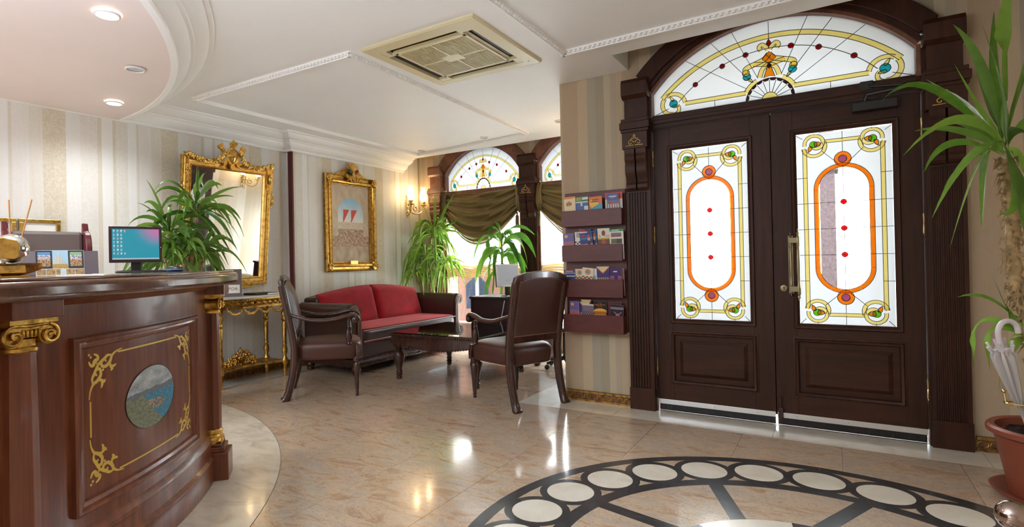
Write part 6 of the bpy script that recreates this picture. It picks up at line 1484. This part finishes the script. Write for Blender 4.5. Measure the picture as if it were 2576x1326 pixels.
def crown(t, c, n, L, w, m, q, el=(-.3, 1.3), droop=.5, view=None, jit=.03, fold=.35):
    for i in range(n):
        az = 2.4*i+q.uniform(-.4, .4); k = i/n; e = el[1]+(el[0]-el[1])*(1-k)**.9 if False else q.uniform(*el); l = L*q.uniform(.7, 1.12)
        d = Vector((cos(az)*cos(e), sin(az)*cos(e), sin(e))); b = Vector(c)+Vector((q.uniform(-jit, jit)*.3, q.uniform(-jit, jit)*.3, q.uniform(-jit, jit)*2))
        dr = droop*l*(cos(e)**.7 if cos(e) > 0 else 0)*q.uniform(.6, 1.35)
        mid = b+d*l*.52+Vector((0, 0, -dr*.08)); tip = b+d*l*(1-.18*dr/l)+Vector((0, 0, -dr))
        leaf(t, b, mid, tip, w*q.uniform(.8, 1.2), m, fold=fold, tw=q.uniform(-.6, .6))
def pot(parent, c, r0, r1, h, m, rim=.02, soil=True):
    obj('pot', MB().lathe([(.001, 0), (r0, 0), (r0+(r1-r0)*.9, h*.86), (r1, h*.86), (r1+rim, h*.90), (r1+rim, h*.97), (r1+rim*.5, h), (r1-.012, h*.985), (r1-.02, h*.86), (.001, h*.84)], 36, c), m, parent, smooth=40)
    if soil:
        b = MB(); b.grid(lambda u, v: Vector((c[0]+(r1-.021)*v*cos(2*pi*u), c[1]+(r1-.021)*v*sin(2*pi*u), c[2]+h*.87+.010*sin(u*50)*sin(v*17))), 28, 8, cu=True); obj('soil', b, M['soil'], parent, smooth=0)
def trunk(parent, pts, r, seed, name='trunk', fib=True):
    q = random.Random(seed); P = cr(pts, 8); b = MB(); rr = [r*(1-.25*i/len(P))*q.uniform(.85, 1.18) for i in range(len(P))]; b.tube(P, rr, 12); o = obj(name, b, M['bark'], parent, smooth=50)
    if fib:
        b = MB()
        for i in range(260):
            k = q.randrange(len(P)); p = Vector(P[k]); a = q.uniform(0, 6.28); d = Vector((cos(a), sin(a), 0)); s = p+d*rr[k]*.95
            b.tube([s, s+d*.014+Vector((0, 0, q.uniform(-.02, .01))), s+d*q.uniform(.018, .034)+Vector((0, 0, q.uniform(-.06, .03)))], [.006, .004, .001], 4)
        stuff(obj('fibres', b, M['bark'], parent))
    return P
q = random.Random(4)
# plant behind the counter end
c = oX(455, 700, -4.62); py = c.y
pa = thing('potted_yucca', 'leafy green yucca behind the counter end in front of the gilt mirror', 'plant', (-4.62, py, 0), world=True)
pot(pa, (-4.62, py, 0), .13, .17, .30, M['terracotta'])
crs = [(oX(425, 590, -4.62), 34, .46), (oX(492, 530, -4.55), 38, .48), (oX(462, 630, -4.5), 36, .40), (oX(415, 650, -4.58), 24, .36), (oX(512, 635, -4.55), 26, .38)]
for k, (p, n, L) in enumerate(crs):
    trunk(pa, [(-4.62+.02*(k-2), py+.03*(k-2), .27), ((p.x-4.62)/2, (p.y+py)/2, (p.z+.3)/2), (p.x, p.y, p.z)], .017, k, 'stem', False)
    crown(pa, p, n, L, .021, M['leaf_dark'], q, (-.6, 1.25), .6)
for tx_, ty_ in ((497, 412), (500, 425), (368, 452), (345, 510), (338, 572), (588, 495), (585, 548), (590, 575), (583, 640), (575, 668), (610, 470)):
    p = oX(tx_, ty_, -4.6); b = crs[1][0] if tx_ > 470 else crs[0][0]; leaf(pa, b, (b+p)/2+Vector((0, 0, .05)), p, .018, M['leaf_dark'], tw=q.uniform(-.4, .4))
# big plant by the window
c = oY(1090, 730, 6.34); wx = c.x
pw = thing('tall_dragon_plant', 'tall drooping dragon plant behind the far sofa arm by the left window', 'plant', (wx, 6.36, 0), world=True)
pot(pw, (wx, 6.36, 0), .12, .155, .34, M['terracotta'])
c1, c2, c3, c4 = oY(1092, 590, 6.30), oY(1070, 640, 6.33), oY(1045, 690, 6.22), oY(1118, 660, 6.25)
for k, p in enumerate((c1, c2, c3, c4)): trunk(pw, [(wx+.02*(k-1), 6.36, .30), ((wx+p.x)/2+.02*(k-1), (6.36+p.y)/2, (p.z+.3)/2), (p.x, p.y, p.z)], .024-.004*k, 20+k, 'trunk', k == 0)
crown(pw, c1, 50, .50, .020, M['leaf_mid'], q, (-.6, 1.3), .85); crown(pw, c2, 44, .46, .019, M['leaf_mid'], q, (-.7, .8), .9); crown(pw, c3, 30, .36, .015, M['leaf_mid'], q, (-.5, .9), .8); crown(pw, c4, 36, .44, .018, M['leaf_mid'], q, (-.6, .8), .9)
for tx_, ty_, w in ((1095, 487, .022), (1143, 487, .024), (1060, 510, .02), (1172, 550, .018), (1170, 595, .02), (1175, 548, .015), (1042, 562, .02), (1020, 600, .018), (1152, 580, .018), (1180, 672, .016), (1155, 720, .015), (1016, 690, .012), (1030, 720, .012)):
    p = oY(tx_, ty_, 6.25); b = c1 if ty_ < 630 else c4 if tx_ > 1100 else c3; leaf(pw, b, (b+p)/2+Vector((0, 0, .03+.04*(ty_ > 560))), p, w, M['leaf_mid'], tw=q.uniform(-.3, .3))
# corn plant behind the desk monitor
cp = thing('corn_plant', 'corn plant with broad arching glossy leaves behind the silver monitor', 'plant', (oY(1262, 700, 6.38).x, 6.38, 0), world=True); sx = oY(1262, 700, 6.38).x
pot(cp, (sx, 6.38, 0), .11, .15, .32, M['terracotta'])
ctop = oY(1262, 590, 6.36)
trunk(cp, [(sx, 6.38, .3), (sx+.01, 6.37, .9), (ctop.x, ctop.y, ctop.z)], .018, 5, 'stem', False)
for (bx, by), (mx, my), (tx_, ty_), w, Y in (((1262, 590), (1255, 570), (1243, 556), .030, 6.3), ((1263, 600), (1300, 570), (1346, 592), .034, 6.2), ((1262, 605), (1215, 598), (1190, 662), .030, 6.25), ((1262, 610), (1310, 592), (1348, 648), .050, 6.2), ((1262, 615), (1300, 600), (1328, 665), .055, 6.1), ((1262, 612), (1230, 600), (1235, 660), .050, 6.2), ((1262, 625), (1225, 630), (1215, 670), .040, 6.25), ((1262, 622), (1290, 612), (1310, 690), .055, 6.15), ((1262, 640), (1215, 655), (1196, 722), .035, 6.2), ((1262, 640), (1300, 640), (1322, 700), .05, 6.15), ((1262, 640), (1236, 650), (1232, 720), .045, 6.1), ((1262, 655), (1225, 680), (1210, 738), .035, 6.2), ((1262, 650), (1285, 650), (1296, 720), .05, 6.15), ((1262, 660), (1280, 690), (1285, 745), .045, 6.2), ((1262, 660), (1245, 700), (1240, 745), .04, 6.15), ((1262, 600), (1275, 590), (1290, 640), .05, 6.45), ((1262, 605), (1245, 590), (1228, 640), .045, 6.45), ((1262, 630), (1290, 620), (1332, 735), .04, 6.1), ((1262, 670), (1232, 700), (1222, 757), .04, 6.2), ((1262, 670), (1265, 700), (1255, 757), .04, 6.15), ((1262, 680), (1275, 710), (1300, 756), .04, 6.2)):
    leaf(cp, oY(bx, by, 6.36), oY(mx, my, (6.36+Y)/2), oY(tx_, ty_, Y), w*.85, M['leaf_corn'], n=12, fold=.2, tw=q.uniform(-.5, .5), shape=.5)
crown(cp, oY(1262, 640, 6.36), 12, .42, .045, M['leaf_corn'], q, (-.2, .9), .9, fold=.2); crown(cp, oY(1262, 600, 6.36), 6, .34, .036, M['leaf_corn'], q, (.2, 1.2), .7, fold=.2)
# yucca at the right edge with umbrella
PC = Vector((.88, 3.70, 0))
yu = thing('yucca_in_terracotta_pot', 'tall yucca with shaggy trunk in a terracotta pot right of the entrance doors', 'plant', PC, world=True)
obj('saucer', MB().lathe([(.001, 0), (.20, 0), (.235, .03), (.24, .035), (.225, .035), (.195, .012), (.001, .010)], 36, (PC.x, PC.y, 0)), M['terracotta'], yu, smooth=40)
pot(yu, (PC.x, PC.y, .012), .165, .225, .33, M['terracotta'], .022)
T0 = 2.62; tr = [Vector((PC.x, PC.y, .29)), oD(2585, 800, T0), oD(2562, 735, T0), oD(2548, 640, T0), oD(2548, 520, T0), oD(2532, 400, T0)]
trunk(yu, [tuple(p) for p in tr], .033, 77)
cc = tr[-1]+Vector((0, 0, .04))
for (mx, my), (tx_, ty_), w, t_ in (((2350, 225), (2215, 258), .020, 2.5), ((2385, 232), (2228, 240), .018, 2.6), ((2420, 300), (2272, 392), .024, 2.45), ((2400, 360), (2325, 432), .02, 2.5), ((2440, 395), (2345, 548), .018, 2.5), ((2470, 400), (2390, 622), .020, 2.45), ((2488, 390), (2470, 580), .042, 2.4), ((2470, 170), (2398, 62), .022, 2.6), ((2520, 150), (2545, -60), .04, 2.6), ((2565, 230), (2600, 60), .035, 2.5), ((2420, 330), (2300, 330), .018, 2.7), ((2560, 480), (2580, 600), .04, 2.4), ((2490, 250), (2440, 110), .02, 2.8), ((2460, 330), (2372, 298), .016, 2.8), ((2600, 300), (2700, 250), .03, 2.5), ((2580, 200), (2660, 40), .03, 2.7), ((2420, 420), (2370, 500), .015, 2.75), ((2560, 400), (2620, 520), .035, 2.6), ((2500, 220), (2500, 30), .03, 2.8), ((2450, 280), (2330, 200), .02, 2.9), ((2550, 510), (2508, 535), .02, 2.4), ((2520, 240), (2470, 60), .018, 2.5), ((2560, 330), (2640, 380), .03, 2.4), ((2480, 300), (2400, 160), .015, 2.75)):
    leaf(yu, cc+Vector((q.uniform(-.01, .01), q.uniform(-.01, .01), q.uniform(-.03, .05))), oD(mx, my, (T0+t_)/2), oD(tx_, ty_, t_), w*.95, M['leaf_dark'] if q.random() < .6 else M['leaf_mid'], n=11, fold=.3, tw=q.uniform(-.3, .3))
c5 = oD(2590, 850, 2.66)
for (mx, my), (tx_, ty_), w, t_ in (((2500, 758), (2408, 748), .016, 2.45), ((2470, 810), (2452, 920), .022, 2.5), ((2500, 830), (2490, 930), .03, 2.5), ((2540, 880), (2512, 985), .022, 2.5), ((2545, 800), (2500, 700), .02, 2.6), ((2560, 840), (2538, 862), .02, 2.45), ((2600, 760), (2590, 660), .03, 2.6)):
    leaf(yu, c5, oD(mx, my, 2.64), oD(tx_, ty_, t_+.16), w, M['leaf_mid'], n=10, fold=.25)
# umbrella leaning in a brass holder behind the pot
h0, h1 = oD(2519, 878, 2.50), oD(2562, 1010, 2.56); ax = (h1-h0).normalized(); um = thing('umbrella', 'closed translucent white umbrella with a white hook handle in the brass holder by the pot', 'umbrella', (h1.x+.05, h1.y, 0), world=True)
uw = plain('white_umbrella_handle', 'd9cfd2', .35); hk = [h0+ax*.02, oD(2512, 850, 2.50), oD(2512, 828, 2.50), oD(2522, 812, 2.50), oD(2540, 808, 2.50), oD(2556, 818, 2.50), oD(2562, 838, 2.50)]
obj('hook_handle', MB().tube(cr([tuple(p) for p in hk], 5), .0115, 10), uw, um)
R = ax.to_track_quat('Z', 'Y').to_matrix().to_4x4(); R.translation = h0
b = MB(); b.lathe([(.034, .0), (.052, .03), (.046, .10), (.034, .20), (.022, .28), (.012, .34), (.004, .44)], 24, M=R, flute=.45, nf=8); obj('furled_canopy', b, plain('translucent_white_vinyl', 'c9c4c2', .35), um, smooth=70)
b = MB()
for k in range(8): a = 2*pi*k/8; b.tube([R @ Vector((.036*cos(a), .036*sin(a), .01)), R @ Vector((.047*cos(a), .047*sin(a), -.028))], .006, 6)
b.tube([h0-ax*.03, h0+ax*.60], .006, 8); obj('ribs', b, uw, um); obj('shaft_tip', MB().tube([h0+ax*.42, h0+ax*.62], .005, 8), M['steel'], um)
us = thing('umbrella_holder', 'slim brass umbrella holder stuck into the soil of the terracotta pot', 'umbrella stand', (h1.x+.06, h1.y+.02, .29), world=True)
obj('post', MB().tube([(PC.x-.02, PC.y-.06, .30), (h1.x+.03, h1.y+.02, h1.z-.015)], .010, 8), M['brass'], us)
b = MB(); b.tube([h1+Vector((.045*cos(a), .045*sin(a), -.01)) for a in [2*pi*i/20 for i in range(20)]], .006, 6, closed=True); obj('ring', b, M['brass'], us)
for s in (-1, 1): b = MB(); p = h1+Vector((s*.045, -.01, -.01)); b.tube([p, p+Vector((s*.006, 0, .05))], .004, 6); b.ball(p+Vector((s*.006, 0, .055)), .009); obj('prong', b, M['brass'], us)
# ball finial of a barrier post close to the camera
p = oD(2549, 1298, 1.12); bp = thing('barrier_post', 'polished bronze ball finial of a post at the bottom right corner', 'post', (p.x, p.y, 0)); bz = plain('polished_bronze', (0.40, 0.30, 0.26, 1), .12, 1.0)
obj('ball_finial', MB().ball((0, 0, p.z), .030, 28, 20), bz, bp, smooth=180); obj('collar', MB().lathe([(.012, -.05), (.018, -.044), (.012, -.036), (.018, -.03), (.012, -.024)], 16, (0, 0, p.z)), bz, bp)
obj('post_shaft', MB().lathe([(.012, .02), (.012, p.z-.04)], 16), bz, bp); obj('foot_plate', MB().lathe([(.001, 0), (.11, 0), (.105, .012), (.03, .022), (.001, .024)], 28), bz, bp)
